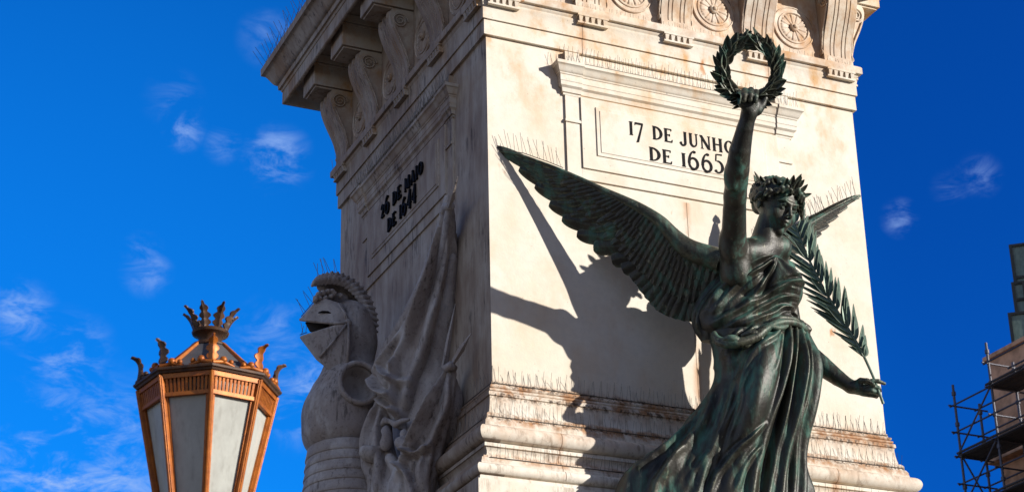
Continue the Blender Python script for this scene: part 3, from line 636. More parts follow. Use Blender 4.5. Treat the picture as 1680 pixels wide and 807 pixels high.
# neck and collar bones
body.chain([PD(1245, 425, 1.0), PD(1253, 400, 1.03), PD(1262, 365, 1.07)], [.150, .124, .108], .05)
body.chain([PD(1266, 404, 1.10), PD(1242, 408, 1.13), PD(1218, 404, 1.14)], [.022, .026, .03], .03)
body.chain([PD(1272, 404, 1.09), PD(1287, 408, 1.03)], [.024, .026], .03)
body.chain([PD(1272, 378, 1.10), PD(1262, 412, 1.10)], [.022, .024], .03)
# raised right arm
body.chain([PD(1206, 452, 1.0), PD(1205, 425, 1.05), PD(1204, 385, 1.19), PD(1205, 345, 1.37), PD(1206, 322, 1.48)], [.135, .125, .108, .100, .094], .04)
body.ell(PD(1196, 400, 1.12), (.085, .085, .16), .05); body.ell(PD(1211, 440, 1.04), (.10, .09, .14), .06)
body.chain([PD(1206, 322, 1.48), PD(1208, 300, 1.58), PD(1210, 278, 1.68), PD(1214, 248, 1.79), PD(1222, 212, 1.91), PD(1229, 186, 1.99)], [.094, .099, .101, .092, .072, .061], .03)
body.ell(PD(1200, 290, 1.62), (.05, .06, .12), .05)
# right hand: palm, fingers over the foot of the wreath, thumb up on the right
pc = PD(1232, 176, 1.70)
body.chain([PD(1229, 186, 1.99), PD(1231, 170, 2.03)], [.066, .06], .03); body.ell(PD(1224, 171, 2.03), (.055, .04, .075), .03); body.ell(PD(1242, 173, 2.02), (.05, .045, .07), .03)
WR_C = PD(1229, 117, 2.07)
for k, (x, y, r_) in enumerate([(1214, 158, .026), (1223, 155, .028), (1233, 154, .028), (1242, 157, .025)]):
    D0 = 2.065
    body.chain([PD(x + 2, y + 14, D0 - .03), PD(x + 1, y + 6, D0 - .09), PD(x, y - 4, D0 - .075), PD(x - 1, y - 6, D0 - .01), PD(x - 2, y + 2, D0 + .055), PD(x - 2.5, y + 10, D0 + .045)], [r_, r_ * .98, r_ * .98, r_ * .95, r_ * .95, r_ * .78], .012)
body.chain([PD(1243, 182, 2.02), PD(1250, 173, 2.04), PD(1255, 163, 2.06), PD(1256, 153, 2.07)], [.042, .034, .027, .021], .02)
# left shoulder, arm and hand reaching out with the frond
body.chain([PD(1262, 438, .92), PD(1284, 446, .86), PD(1291, 500, .80), PD(1303, 562, .80)], [.12, .12, .098, .086], .05)
body.chain([PD(1303, 562, .80), PD(1322, 578, .84), PD(1347, 599, .90), PD(1375, 620, .99), PD(1396, 634, 1.07)], [.086, .096, .090, .070, .055], .03)
body.chain([PD(1396, 634, 1.07), PD(1408, 638, 1.11)], [.055, .05], .03)
body.ell(PD(1412, 637, 1.13), (.075, .045, .05), .025)
hb_ = [[(1418, 631, 1.15), (1430, 625, 1.19), (1441, 625, 1.21), (1451, 629, 1.20)],          # forefinger stretched beyond the stem
       [(1418, 636, 1.16), (1431, 633, 1.21), (1441, 636, 1.22), (1444, 641, 1.17)],
       [(1417, 641, 1.15), (1430, 641, 1.20), (1440, 644, 1.20), (1441, 648, 1.15)],
       [(1415, 645, 1.13), (1426, 647, 1.16), (1436, 649, 1.16), (1438, 651, 1.12)]]
for q in hb_: body.chain([PD(*v) for v in q], [.026, .023, .020, .016], .010)
body.chain([PD(1404, 630, 1.10), PD(1412, 624, 1.17), PD(1423, 624, 1.22), PD(1433, 630, 1.24)], [.032, .027, .022, .017], .012)
# head -------------------------------------------------------------
X_ = .84 * RT - .32 * UP + .47 * FW; X_ /= np.linalg.norm(X_)             # towards her left ear
Fd = .54 * RT - .10 * UP - .82 * FW; Fd -= X_ * (Fd @ X_); Fd /= np.linalg.norm(Fd)
Uu = np.cross(X_, Fd); Uu = Uu if Uu @ UP > 0 else -Uu
HC = PD(1273, 342, 1.10); S = .252                                        # half head height
def Hd(x, f, u): return HC + S * (x * X_ + f * Fd + u * Uu)
HR = [X_, Fd, Uu]
def he(x, f, u, r_, k=.02, sub=False): body.ell(Hd(x, f, u), np.array(r_) * S, k * 1., R=HR, sub=sub)
he(0, -.10, .28, (.70, .86, .72), .02)                # skull
he(0, .18, -.12, (.57, .60, .78), .03)                # face mass
he(0, .42, -.62, (.33, .34, .30), .04)                # jaw
he(0, .60, -.82, (.17, .17, .14), .03)                # chin
for sx in (-1, 1):
    he(sx * .30, .50, -.28, (.22, .22, .24), .04)     # cheek
    he(sx * .26, .76, .06, (.17, .14, .11), .02, True)   # eye socket
    he(sx * .26, .645, .045, (.135, .11, .10), .004)   # eyeball
    body.chain([Hd(sx * .12, .735, .085), Hd(sx * .26, .770, .125), Hd(sx * .41, .66, .06)], [S * .028, S * .034, S * .022], .006)      # upper lid
    body.chain([Hd(sx * .13, .725, .0), Hd(sx * .26, .745, -.035), Hd(sx * .40, .65, .02)], [S * .020, S * .024, S * .018], .006)      # lower lid
    body.chain([Hd(sx * .10, .80, .20), Hd(sx * .27, .80, .26), Hd(sx * .47, .62, .19)], [S * .034, S * .036, S * .028], .03)       # brow
    body.ell(Hd(sx * .68, -.08, -.06), (S * .07, S * .13, S * .19), .01, R=HR)                                     # ear
    body.chain([Hd(sx * .08, .93, -.24), Hd(sx * .115, .86, -.25)], [S * .050, S * .045], .008)                      # nostril wing
body.chain([Hd(0, .78, .20), Hd(0, .85, .02), Hd(0, .97, -.20)], [S * .050, S * .052, S * .074], .03)               # nose
he(0, .74, -.42, (.24, .13, .15), .03)                # muzzle
body.chain([Hd(-.20, .74, -.475), Hd(-.07, .86, -.43), Hd(0, .865, -.445), Hd(.07, .86, -.43), Hd(.20, .74, -.475)], [S * .022, S * .042, S * .040, S * .042, S * .022], .006)
body.chain([Hd(-.17, .74, -.53), Hd(0, .835, -.565), Hd(.17, .74, -.53)], [S * .03, S * .068, S * .03], .006)
body.chain([Hd(-.15, .84, -.495), Hd(0, .90, -.505), Hd(.15, .84, -.495)], [S * .012, S * .020, S * .012], .004)
for a in (-1, 1): body.cone(Hd(a * .17, .80, -.492), Hd(0, .905, -.500), S * .012, S * .017, .006, sub=True)
V, Fq = body.mesh(1)
legs = SDF(np.array([1.2, -1.7, Z0 - 5.99]), np.array([2.9, -.2, Z0 - 5.2]), .012)
bd = obj('body', (V, Fq), B, stat, 180)

# hair: waves of locks round the skull
hair = SDF(HC - .46, HC + .46, .0085)
hair.ell(Hd(0, -.22, .36), np.array((.80, .84, .70)) * S, .01, R=HR)
rh = np.random.default_rng(3)
for k in range(150):
    u_ = rh.uniform(-.35, 1); ph = rh.uniform(0, 2 * math.pi); fr_ = math.cos(ph)
    if u_ < .45 and fr_ > .35: continue
    el = math.asin(max(-1, min(1, u_))) ; r0_ = np.array([.84 * math.cos(el) * math.sin(ph), -.15 + .89 * math.cos(el) * fr_, .34 + .71 * math.sin(el)])
    if r0_[1] > .38 and r0_[2] < .52: continue
    tv = np.cross(r0_ - np.array([0, -.1, .3]), rh.normal(size=3)); tv /= np.linalg.norm(tv); ctr = r0_
    pts = []; nv_ = (r0_ - np.array([0, -.1, .3])); nv_ /= np.linalg.norm(nv_); bv = np.cross(nv_, tv); rr = rh.uniform(.07, .13)
    for j in range(6):
        a = j * .95; pts.append(Hd(*(ctr + nv_ * .0 + tv * math.cos(a) * rr + bv * math.sin(a) * rr + nv_ * (.02 + .025 * math.sin(j * 2.))))); rr *= .93
    hair.chain(pts, [S * q for q in (.04, .07, .085, .075, .055, .035)], .006)
for sx in (-1, 1):                                    # locks framing the brow
    for j in range(6):
        a = .10 + j * .16; c = np.array([sx * (a), .80 - .62 * a * a - .06 + rh.normal() * .03, .68 - .66 * a * a + rh.normal() * .04])
        pts = [Hd(*(c + np.array([sx * .06 * q, .03 * math.sin(q * 2), .09 * math.sin(q * 1.6) - .03 * q]))) for q in range(4)]
        hair.chain(pts, [S * .075, S * .085, S * .075, S * .05], .008)
hair.ell(Hd(0, -1.0, .0), np.array((.30, .26, .28)) * S, .05, R=HR)          # knot at the nape
hv = hair.mesh(1); hr = obj('hair', hv, B, bd, 180)
cr = MB(); rc = np.random.default_rng(5)
def hl(x, f, u, dx, df, du, L, wd):
    d = dx * X_ + df * Fd + du * Uu; nrm = (x * X_ + (f + .1) * Fd + .2 * Uu); leaf(cr, Hd(x, f, u), d, nrm, L * S, wd * S, .12, .35, .006, 8)
for k in range(13):                                   # laurel crown, leaves flaring outwards
    a = -2.8 + k * .46 + rc.normal() * .05; x = .74 * math.sin(a); f_ = -.12 + .80 * math.cos(a); sg = math.copysign(1, a)
    hl(x, f_, .70 + rc.normal() * .05, .75 * math.sin(a) + rc.normal() * .2, .45 * math.cos(a) + rc.normal() * .2, .75 + rc.normal() * .2, rc.uniform(.26, .44), rc.uniform(.15, .21))
    hl(x * 1.02, f_ * 1.0, .56 + .05 * rc.normal(), .5 * math.sin(a) - sg * .8 * math.cos(a), .5 * math.cos(a) + sg * .8 * math.sin(a), .25 + rc.normal() * .3, rc.uniform(.28, .4), .20)
for dx, L in ((-.12, .40), (0.02, .52), (.15, .40), (.06, .44)): hl(dx, .60, .84, dx * 2., .25, 1., L, .20)
obj('laurel_crown', cr, B, bd, 50)

# skirt -------------------------------------------------------------
rows = [(530, 1163, -.80, 1318, -.93, .19), (545, 1162, -.80, 1325, -.95, .23), (565, 1168, -.80, 1331, -.97, .27), (592, 1172, -.80, 1338, -1.0, .31), (622, 1172, -.79, 1342, -1.0, .33), (655, 1153, -.74, 1341, -1.0, .34), (690, 1125, -.68, 1334, -1.0, .34),
        (725, 1092, -.60, 1325, -.98, .32), (755, 1050, -.50, 1323, -.95, .32), (780, 1020, -.45, 1327, -.92, .32), (807, 1008, -.42, 1334, -.9, .33), (850, 1000, -.42, 1342, -.9, .34), (930, 1000, -.42, 1350, -.9, .36), (1010, 1010, -.45, 1352, -.9, .37), (1075, 1020, -.45, 1355, -.9, .38)]
rid = [
 ([(1278, 541), (1275, 598), (1267, 651), (1256, 698), (1242, 747), (1222, 800), (1204, 900)], 6.5, .060), ([(1293, 538), (1288, 609), (1281, 669), (1272, 719), (1258, 769), (1244, 830), (1228, 950)], 5, .050),
 ([(1302, 541), (1302, 609), (1297, 662), (1291, 705), (1281, 745), (1267, 800), (1254, 920)], 6.5, .064), ([(1314, 552), (1314, 609), (1309, 669), (1304, 705), (1296, 769), (1285, 850)], 3.4, .030), ([(1324, 559), (1329, 609), (1326, 662), (1318, 719), (1310, 775), (1303, 870)], 6.5, .034),
 ([(1285, 545), (1280, 590), (1273, 640), (1262, 690)], 2.6, .018), ([(1266, 560), (1260, 600), (1250, 640)], 3, .016),
 ([(1268, 545), (1250, 572), (1224, 593), (1207, 625), (1196, 670)], 5, .030), ([(1242, 550), (1229, 566), (1210, 588), (1196, 615)], 4.5, .032), ([(1222, 552), (1206, 568), (1192, 590), (1184, 622)], 4.5, .032), ([(1200, 556), (1188, 575), (1180, 600)], 4, .03),
 ([(1224, 612), (1190, 690), (1166, 759), (1145, 830)], 3, .014), ([(1194, 640), (1172, 720), (1140, 793), (1120, 860)], 5.5, .028), ([(1166, 640), (1146, 698), (1112, 750), (1070, 810)], 6, .034),
 ([(1126, 700), (1096, 732), (1060, 758), (1030, 776)], 5.5, .045), ([(1110, 748), (1084, 778), (1066, 810), (1050, 860)], 6, .034), ([(1150, 760), (1124, 795), (1104, 840)], 5, .02),
 ([(1240, 716), (1216, 742), (1190, 764), (1160, 800), (1140, 850)], 4.2, .030), ([(1232, 752), (1208, 782), (1186, 830)], 3.6, .022), ([(1206, 655), (1198, 695), (1182, 740)], 3, .012),
 ([(1331, 600), (1335, 650), (1330, 700), (1324, 745)], 4, .014), ([(1326, 735), (1330, 790), (1330, 860)], 5, .03)]
def leg_mass(PX, PY, th):
    g = lambda cx, cy, rx, ry, a, sl=0.: a * np.exp(-(((PX - cx - sl * (PY - cy)) / rx) ** 2 + ((PY - cy) / ry) ** 2))
    front = np.clip(np.sin(th), 0, 1)[None, :]
    D = g(1224, 665, 26, 95, .15, -.18) + g(1322, 655, 20, 70, .05) - g(1262, 700, 12, 110, .075, -.30) + g(1195, 800, 30, 70, .05, -.3) - g(1150, 700, 16, 80, .05, -.45)
    wob = .003 * np.sin(PX * .33 + PY * .025 + 2 * np.sin(PY * .011))
    wob += .004 * np.sin(PX * .19 + .11 * PY + np.sin(PX * .05) * 2) * np.clip((1180 - PX) / 60, 0, 1)
    return D * front + wob
sk = loft(rows, 520, 420, rid, extra=leg_mass); skirt = obj('skirt', sk, B, stat, 180)
# feet peeping out below the hem
for s_, px in ((-1, 1130), (1, 1270)):
    c = PD(px, 1078, .95); c[2] = Z0 - 5.95
    legs.ell(c + np.array([0, -.05, .05]), (.07, .20, .07), .03); legs.cone(c + np.array([0, .1, .1]), c + np.array([0, .12, .6]), .07, .09, .04)
    for j in range(5): legs.cone(c + np.array([-.055 + j * .027, -.2, .035]), c + np.array([-.06 + j * .03, -.27 + abs(j - 1.) * .015, .025]), .022, .018, .01)
lv = legs.mesh(1); obj('foot', lv, B, stat, 180)

# chiton over the bust ------------------------------------------------
rows = [(422, 1240, -.96, 1264, -.99, .13), (432, 1222, -.92, 1281, -1.0, .19), (445, 1200, -.88, 1293, -1.0, .225), (460, 1182, -.84, 1307, -1.0, .24), (475, 1168, -.80, 1315, -1.0, .25), (490, 1156, -.78, 1315, -1.0, .245), (503, 1149, -.77, 1309, -.98, .235), (516, 1145, -.77, 1303, -.97, .22),
        (528, 1146, -.77, 1310, -.95, .225), (540, 1152, -.78, 1322, -.95, .245), (552, 1163, -.79, 1327, -.95, .245), (560, 1172, -.80, 1326, -.95, .22)]
rid = [([(1257, 431), (1224, 447), (1200, 467), (1175, 487), (1155, 514)], 4.5, .045), ([(1262, 436), (1235, 458), (1205, 478), (1180, 500), (1160, 528)], 3.6, .034), ([(1260, 440), (1244, 474), (1230, 496), (1205, 515)], 4.0, .040), 
 ([(1316, 474), (1286, 479), (1257, 492), (1232, 508), (1190, 528), (1160, 540)], 4.4, .042), ([(1305, 497), (1270, 503), (1238, 518), (1210, 534), (1180, 548)], 4.0, .036), ([(1299, 513), (1274, 516), (1254, 529), (1222, 541), (1195, 552)], 4.0, .036),
 ([(1270, 436), (1278, 455), (1292, 470)], 3.5, .018), ([(1285, 441), (1300, 458), (1312, 470)], 3.5, .016), ([(1304, 520), (1316, 536), (1324, 550)], 4.5, .045), ([(1290, 520), (1302, 530), (1310, 545)], 3.5, .03), 
 ([(1296, 486), (1272, 489), (1250, 500)], 2.6, .015)]
def bust(PX, PY, th):
    front = np.clip(np.sin(th), 0, 1)[None, :]
    D = .10 * np.exp(-(((PX - 1290) / 20) ** 2 + ((PY - 466) / 20) ** 2)) + .03 * np.exp(-(((PX - 1225) / 22) ** 2 + ((PY - 470) / 20) ** 2)) - .05 * np.exp(-(((PX - 1246) / 9) ** 2 + ((PY - 478) / 24) ** 2)) - .03 * np.exp(-(((PX - 1215) / 30) ** 2 + ((PY - 497) / 10) ** 2))
    return D * front
ch = loft(rows, 420, 240, rid, extra=bust); chiton = obj('chiton', ch, B, stat, 180)
sb_ = MB()
ribbon_tube(sb_, [PD(1172, 546, .90), PD(1174, 554, .98), PD(1187, 561, 1.05), PD(1212, 562, 1.13), PD(1238, 554, 1.17), PD(1256, 540, 1.18), PD(1275, 530, 1.19), PD(1300, 529, 1.15), PD(1318, 538, 1.08), PD(1325, 548, 1.0)], [.02, .035, .042, .045, .042, .038, .034, .034, .034, .02], 14, .07, 9)
sash = obj('sash', sb_, B, stat, 180)
sb2 = MB()
for q, r_ in (([(1172, 554, .98), (1180, 562, 1.04), (1192, 566, 1.08), (1206, 563, 1.10)], .030), ([(1186, 556, 1.08), (1204, 556, 1.13), (1222, 565, 1.13), (1234, 560, 1.14)], .036), ([(1216, 551, 1.12), (1234, 546, 1.17), (1246, 552, 1.18), (1250, 566, 1.15), (1240, 573, 1.12)], .030),
              ([(1250, 543, 1.16), (1262, 536, 1.19), (1278, 538, 1.2), (1292, 534, 1.17)], .030), ([(1262, 526, 1.15), (1282, 522, 1.18), (1302, 524, 1.14), (1314, 532, 1.08)], .024), ([(1306, 538, 1.1), (1318, 546, 1.08), (1325, 556, 1.02)], .026)):
    ribbon_tube(sb2, [PD(*v) for v in q], [r_ * .5] + [r_] * (len(q) - 2) + [r_ * .5], 12, .12, 3)
obj('pleat', sb2, B, sash, 180)
# loose swag hanging from the shoulder behind the arm, over the wing root
rows = [(452, 1176, -.74, 1215, -.86, .05), (475, 1156, -.70, 1196, -.84, .07), (500, 1140, -.66, 1186, -.82, .08), (520, 1134, -.66, 1180, -.82, .08), (542, 1138, -.68, 1178, -.82, .07), (560, 1150, -.72, 1182, -.82, .05)]
swag = loft(rows, 120, 80, [([(1200, 458), (1172, 484), (1150, 520), (1148, 545)], 4, .03), ([(1205, 470), (1186, 492), (1168, 525), (1164, 552)], 3.5, .03)]); obj('swag', swag, B, stat, 180)

rows = [(440, 1190, -.62, 1262, -.62, .07), (475, 1190, -.54, 1268, -.55, .08), (500, 1204, -.52, 1270, -.54, .08), (518, 1226, -.54, 1272, -.56, .06), (532, 1240, -.57, 1268, -.6, .04)]
obj('added_shadow_drape', loft(rows, 100, 80, [([(1230, 450), (1228, 500), (1250, 530)], 7, .03)]), B, stat, 180)  # unseen cloth added behind the torso to cast shadow on the wall
# wings ----------------------------------------------------------------
S1 = P(836, 275, 0); S2 = P(940, 456, 0); WN = np.cross(S2 - S1, SUN_DIR); WN /= np.linalg.norm(WN)
if WN @ FW > 0: WN = -WN
def WP(px, py, off=0.):
    d = FW + RT * (px - 840) / F_PX - UP * (py - 403.5) / F_PX; q = CAM + d * ((S1 - CAM) @ WN / (d @ WN)); return q + WN * off
lead = [(815, 243), (850, 251), (885, 263), (920, 277), (955, 293), (990, 310), (1020, 324), (1050, 339), (1082, 360), (1107, 386), (1134, 408), (1182, 424)]
def build_wing():
    mb = MB(); rw = np.random.default_rng(11)
    # outline of the trailing edge: tips of the flight feathers, wing tip to body
    tips = [(814, 242), (852, 276), (878, 304), (901, 334), (922, 358), (946, 384), (973, 405), (1003, 427), (1020, 442), (1035, 457), (1044, 468), (1052, 480), (1062, 492), (1071, 502), (1080, 511), (1091, 517), (1102, 521), (1116, 525), (1130, 527), (1144, 527), (1156, 524)]
    roots = [(1062, 372), (1066, 378), (1068, 384), (1071, 390), (1074, 395), (1078, 399), (1083, 403), (1089, 407), (1095, 410), (1101, 412), (1107, 414), (1113, 416), (1119, 418), (1125, 420), (1131, 422), (1137, 424), (1144, 426), (1150, 428), (1156, 430), (1163, 432), (1170, 434)]
    n = len(tips)
    for i in range(n):
        wd = (30 if i < 8 else 30) * .0052
        feather(mb, WP(*roots[i], -.035 - .004 * (i % 3)), WP(*tips[i], -.010 - .003 * (i % 2) - .03 * (i / n)), wd * (1.0 if i else .75), WN, .01, .010, 24, .88 if i > 5 else .80, .6)
    La = crom(np.column_stack([np.linspace(0, 1, 12), np.array(lead, float)]), 200)[:, 1:]; Ta = crom(np.column_stack([np.linspace(0, 1, n), np.array(tips, float)]), 200)[:, 1:]; Ra = crom(np.column_stack([np.linspace(0, 1, n), np.array(roots, float)]), 200)[:, 1:]
    for layer, (c0_, c1_, off, wpx, cnt) in enumerate([(.22, .74, .000, 26, 26), (.10, .56, .016, 22, 30), (.05, .40, .028, 18, 34), (.05, .26, .038, 14, 38)]):
        for j in range(cnt):
            q = .10 + .90 * (j + rw.uniform(-.15, .15)) / (cnt - 1); q = min(max(q, .06), 1); k_ = int(q * 199)
            ch_ = Ta[k_] - La[k_]; pd_ = Ta[k_] - Ra[k_]; pd_ /= np.linalg.norm(pd_); cl_ = np.linalg.norm(ch_)
            tip_ = La[k_] + ch_ * (c1_ + rw.uniform(-.015, .015)); Ln = cl_ * (c1_ - c0_) * 1.1 + 8; dv = pd_ * .85 + ch_ / (cl_ + 1e-6) * (.15 + .5 * q); dv /= np.linalg.norm(dv)
            base_ = tip_ - dv * Ln; base_[1] = max(base_[1], np.interp(base_[0], [v[0] for v in lead], [v[1] for v in lead]) + 5); wq = wpx * (.45 + .55 * min(1, q * 1.8)); feather(mb, WP(*base_, off * min(1, q * 2 + .2)), WP(*tip_, off * min(1, q * 2 + .2) - .014), wq * .0052, WN, .005, .009, 14, .66, .7)
    ld = crom(np.column_stack([np.linspace(0, 1, 12), np.array([WP(*p, .012) for p in [(x + 0, y + 3) for x, y in [(820, 246)] + lead[1:]]]), [.004, .010, .015, .020, .026, .032, .040, .048, .058, .072, .095, .105]]), 60)
    mb.tube(ld[:, 1:4], ld[:, 4], 16)
    # membrane under the feathers
    A = crom(np.column_stack([np.linspace(0, 1, 12), np.array(lead, float)]), 40)[:, 1:]; Bt = crom(np.column_stack([np.linspace(0, 1, n), np.array(tips, float)]), 40)[:, 1:]
    G = np.array([[WP(*(a * (1 - s_) + (a + (b - a) * .80) * s_), -.030) for s_ in np.linspace(0, 1, 8)] for a, b in zip(A, Bt)]); G2 = G - WN * .014
    mb.grid(G); mb.grid(G2[:, ::-1])
    return mb
wg = build_wing(); obj('wing', wg, B, stat, 60)
# the far wing is the same wing swung round its root, seen almost edge-on
OL = WP(1182, 428); AL = WP(815, 243) - OL; BL = WP(1080, 511) - OL; Q3 = np.linalg.inv(np.column_stack([AL, BL, WN]))
OR = PD(1222, 434, .62); AR = PD(1411, 322, .20) - OR; BR = PD(1255, 470, .22) - OR; WR = np.cross(AR, BR); WR /= np.linalg.norm(WR)
if WR @ FW > 0: WR = -WR
vv = (np.concatenate(wg.v) - OL) @ Q3.T; vv = OR + vv[:, :1] * AR + vv[:, 1:2] * BR + vv[:, 2:3] * WR
wr = MB(); wr.v = [vv]; wr.f = [q[::-1] for q in wg.f]; wr.n = len(vv)
obj('wing', wr, B, stat, 60)

# wreath held up in the right hand --------------------------------------
wm = MB(); rw = np.random.default_rng(8); wc = WR_C; wn = -FW * .96 + RT * .12 + UP * .05; wn /= np.linalg.norm(wn); wx = np.cross(UP, wn); wx /= np.linalg.norm(wx); wy = np.cross(wn, wx); mw = MPX(wc)
RA, RB = 42 * mw, 45 * mw
th = np.linspace(0, 2 * math.pi, 49)[:-1]; G = np.array([[wc + wx * (RA + .024 * math.cos(q)) * math.cos(t) + wy * (RB + .024 * math.cos(q)) * math.sin(t) + wn * .024 * math.sin(q) for q in np.linspace(0, 2 * math.pi, 9)[:-1]] for t in th]); wm.grid(G, closed_u=True, closed_v=True)
for side in (-1, 1):
    for k in range(18):
        s_ = k / 17; a = -math.pi / 2 + side * (.16 + s_ * (math.pi - .34) + rw.normal() * .03)
        c = wc + wx * RA * math.cos(a) + wy * RB * math.sin(a); tg = (-wx * math.sin(a) + wy * math.cos(a)) * side; rd_ = wx * math.cos(a) + wy * math.sin(a)
        for (o_, lift, L, wd_) in ((.50, .25, rw.uniform(.15, .20), .085), (-.30, .3, rw.uniform(.12, .16), .075), (.10, .45, rw.uniform(.15, .19), .085), (.25, -.45, .15, .07), (.75, .1, rw.uniform(.11, .16), .07)):
            if rw.random() < .12: continue
            L *= rw.uniform(.66, 1.02); wd_ *= rw.uniform(.68, .95); leaf(wm, c + rd_ * o_ * .02 + wn * .018 * np.sign(lift), tg + rd_ * o_ * rw.uniform(.5, 1.5) + wn * lift * .5, wn * .9 + rd_ * o_ + rw.normal(size=3) * .15, L, wd_, rw.uniform(.0, .22), .4, .006, 8, twist=rw.uniform(-.5, .5))
obj('laurel_wreath', wm, B, stat, 45)

# palm frond in the left hand --------------------------------------------
fm = MB(); sp = crom(np.column_stack([np.linspace(0, 1, 9), np.array([PD(1449, 662, 1.22), PD(1441, 640, 1.22), PD(1430, 612, 1.15), PD(1411, 572, 1.03), PD(1384, 527, .92), PD(1355, 480, .80), PD(1327, 425, .68), PD(1303, 366, .55), PD(1282, 308, .45)]), [.013, .013, .012, .013, .013, .012, .011, .009, .005]]), 90)
fm.tube(sp[:, 1:4], sp[:, 4], 10); rf = np.random.default_rng(4)
tgs = np.gradient(sp[:, 1:4], axis=0); tgs /= np.linalg.norm(tgs, axis=1)[:, None]
for k in range(25):
    i = int(30 + 58 * k / 24.); q = sp[i, 1:4]; tg = tgs[i]; vd = -FW; sd = np.cross(tg, vd); sd /= np.linalg.norm(sd)
    if sd @ RT < 0: sd = -sd
    env = min(1, (k + 3) / 7.) * min(1., (26 - k) / 9.)
    for s_, L0, o_ in ((-1, .38, .50), (1, .31, .54)):
        L = L0 * env * rf.uniform(.88, 1.1); d = tg + sd * s_ * o_ * rf.uniform(.8, 1.15) + vd * rf.uniform(.02, .16)
        leaf(fm, q, d, vd * .5 - SUN_DIR * .6, L, .060, rf.uniform(-.03, .05), .5, .005, 9, .9)
        if k % 5 == 0: leaf(fm, q + vd * .01, tg + sd * s_ * o_ * .45 + vd * .2, vd, L * .7, .042, .03, .5, .005, 8, .9)
obj('palm_frond', fm, M['verdigris'], stat, 45)

# ------------------------------------------------------------------ carved trophy of arms against the west face
K = M['carved']
def PY_(px, py, Y): return P(px, py, Y)
tr = thing('armour_trophy', 'carved grey stone trophy of plumed helmet, breastplate and furled flags on the shaded face', 'sculpture', (-.55, 2.0, Z0 - 5.95))
def hull(name, pts, parent, bev=.012):
    import bmesh
    bm = bmesh.new()
    for p in pts: bm.verts.new(p)
    bmesh.ops.convex_hull(bm, input=bm.verts)
    mb = MB(); bm.verts.ensure_lookup_table(); bm.verts.index_update(); used = {v.index for f in bm.faces for v in f.verts}; idx = {k: i for i, k in enumerate(sorted(used))}
    mb.add([tuple(bm.verts[k].co) for k in sorted(used)], [tuple(idx[v.index] for v in f.verts) for f in bm.faces]); bm.free()
    return obj(name, mb, K, parent, bevel=bev)
YC = 2.0
cz_ = SDF(np.array([-1.25, 1.3, Z0 - 4.0]), np.array([.15, 2.75, Z0 - 2.2]), .013)
def TP(px, py, Y=YC): return P(px, py, Y)
cz_.ell(TP(563, 684), (.385, .44, .40), .03); cz_.ell(TP(570, 640), (.27, .40, .26), .12); cz_.ell(TP(564, 718), (.365, .42, .22), .10)
cz_.cone(TP(566, 606), TP(568, 630), .15, .25, .12); cz_.cone(TP(556, 612), TP(592, 610), .15, .17, .06); cz_.cone(TP(566, 570), TP(566, 615), .15, .17, .04)
AH = P(589, 629, 1.60)
cz_.ell(AH + np.array([-.0, -.10, 0]), (.175, .30, .205), .03, sub=True)
v_ = cz_.mesh(1); cu = obj('breastplate', v_, K, tr, 180)
rg = MB(); t = np.linspace(0, 2 * math.pi, 41)[:-1]; an = np.array([-.16, -1, .22]); an /= np.linalg.norm(an); ax_ = np.cross(an, (0, 0, 1.)); ax_ /= np.linalg.norm(ax_); ay_ = np.cross(an, ax_)
ringc = AH + np.array([0, -.02, 0])
G = np.array([[ringc + (ax_ * math.cos(a) * (.185 + .026 * math.cos(q)) + ay_ * math.sin(a) * (.215 + .026 * math.cos(q))) + an * .03 * math.sin(q) for q in np.linspace(0, 2 * math.pi, 11)[:-1]] for a in t]); rg.grid(G, closed_u=True, closed_v=True); obj('arm_rim', rg, K, cu, 180)
nk = MB(); nc = TP(566, 612); G = np.array([[nc + np.array([math.cos(a) * (.185 + .02 * math.cos(q)), math.sin(a) * (.24 + .02 * math.cos(q)), .07 * math.cos(a) + .03 * math.sin(q)]) for q in np.linspace(0, 2 * math.pi, 11)[:-1]] for a in t]); nk.grid(G, closed_u=True, closed_v=True); obj('collar', nk, K, cu, 180)
# laminated skirt of the armour, one band over the next
for i, (y0_, y1_, s_) in enumerate([(738, 757, 0), (755, 773, 1), (771, 790, 2), (788, 806, 3), (804, 824, 4), (822, 842, 5), (840, 862, 6), (860, 900, 7)]):
    a0, a1 = TP(562, y0_), TP(562, y1_); ra = .335 + .008 * s_; mb = MB()
    prof = [(ra - .02, a0[2]), (ra + .004, a0[2] - .004), (ra + .012, (a0[2] + a1[2]) / 2), (ra + .022, a1[2] + .008), (ra + .014, a1[2] - .003), (ra - .03, a1[2])]
    G = np.array([[(a0[0] + .02 + r_ * math.cos(q), YC + r_ * 1.2 * math.sin(q), z) for q in np.linspace(0, 2 * math.pi, 49)[:-1]] for r_, z in prof]); mb.grid(G, closed_u=True); obj('armour_band', mb, K, cu, 60)
# helmet
he_ = SDF(np.array([-1.1, 1.45, Z0 - 2.75]), np.array([.1, 2.55, Z0 - 1.3]), .012)
he_.ell(TP(573, 541), (.225, .26, .29), .03); he_.cone(TP(565, 585), TP(566, 608), .17, .17, .08); he_.ell(TP(586, 562), (.185, .24, .22), .06); he_.cone(TP(580, 570), TP(580, 604), .20, .20, .05)
for k in range(0): he_.cone(P(571 + k * 10, 480 + k * 3, 1.78 - .02 * k), P(580 + k * 9, 590, 1.74), .004, .012, .02)
v_ = he_.mesh(1); hm = obj('helmet', v_, K, tr, 180)
up_ = [TP(492, 523), TP(494, 521)]; 
for s_ in (-1, 1): up_ += [P(513, 499, YC + s_ * .10), P(533, 489, YC + s_ * .17), P(571, 518, YC + s_ * .27), P(571, 531, YC + s_ * .275), P(549, 529, YC + s_ * .24), P(560, 498, YC + s_ * .2), P(500, 526, YC + s_ * .07)]
uv = hull('visor', up_, hm, .004)
lw_ = [TP(491, 553), TP(495, 550)]
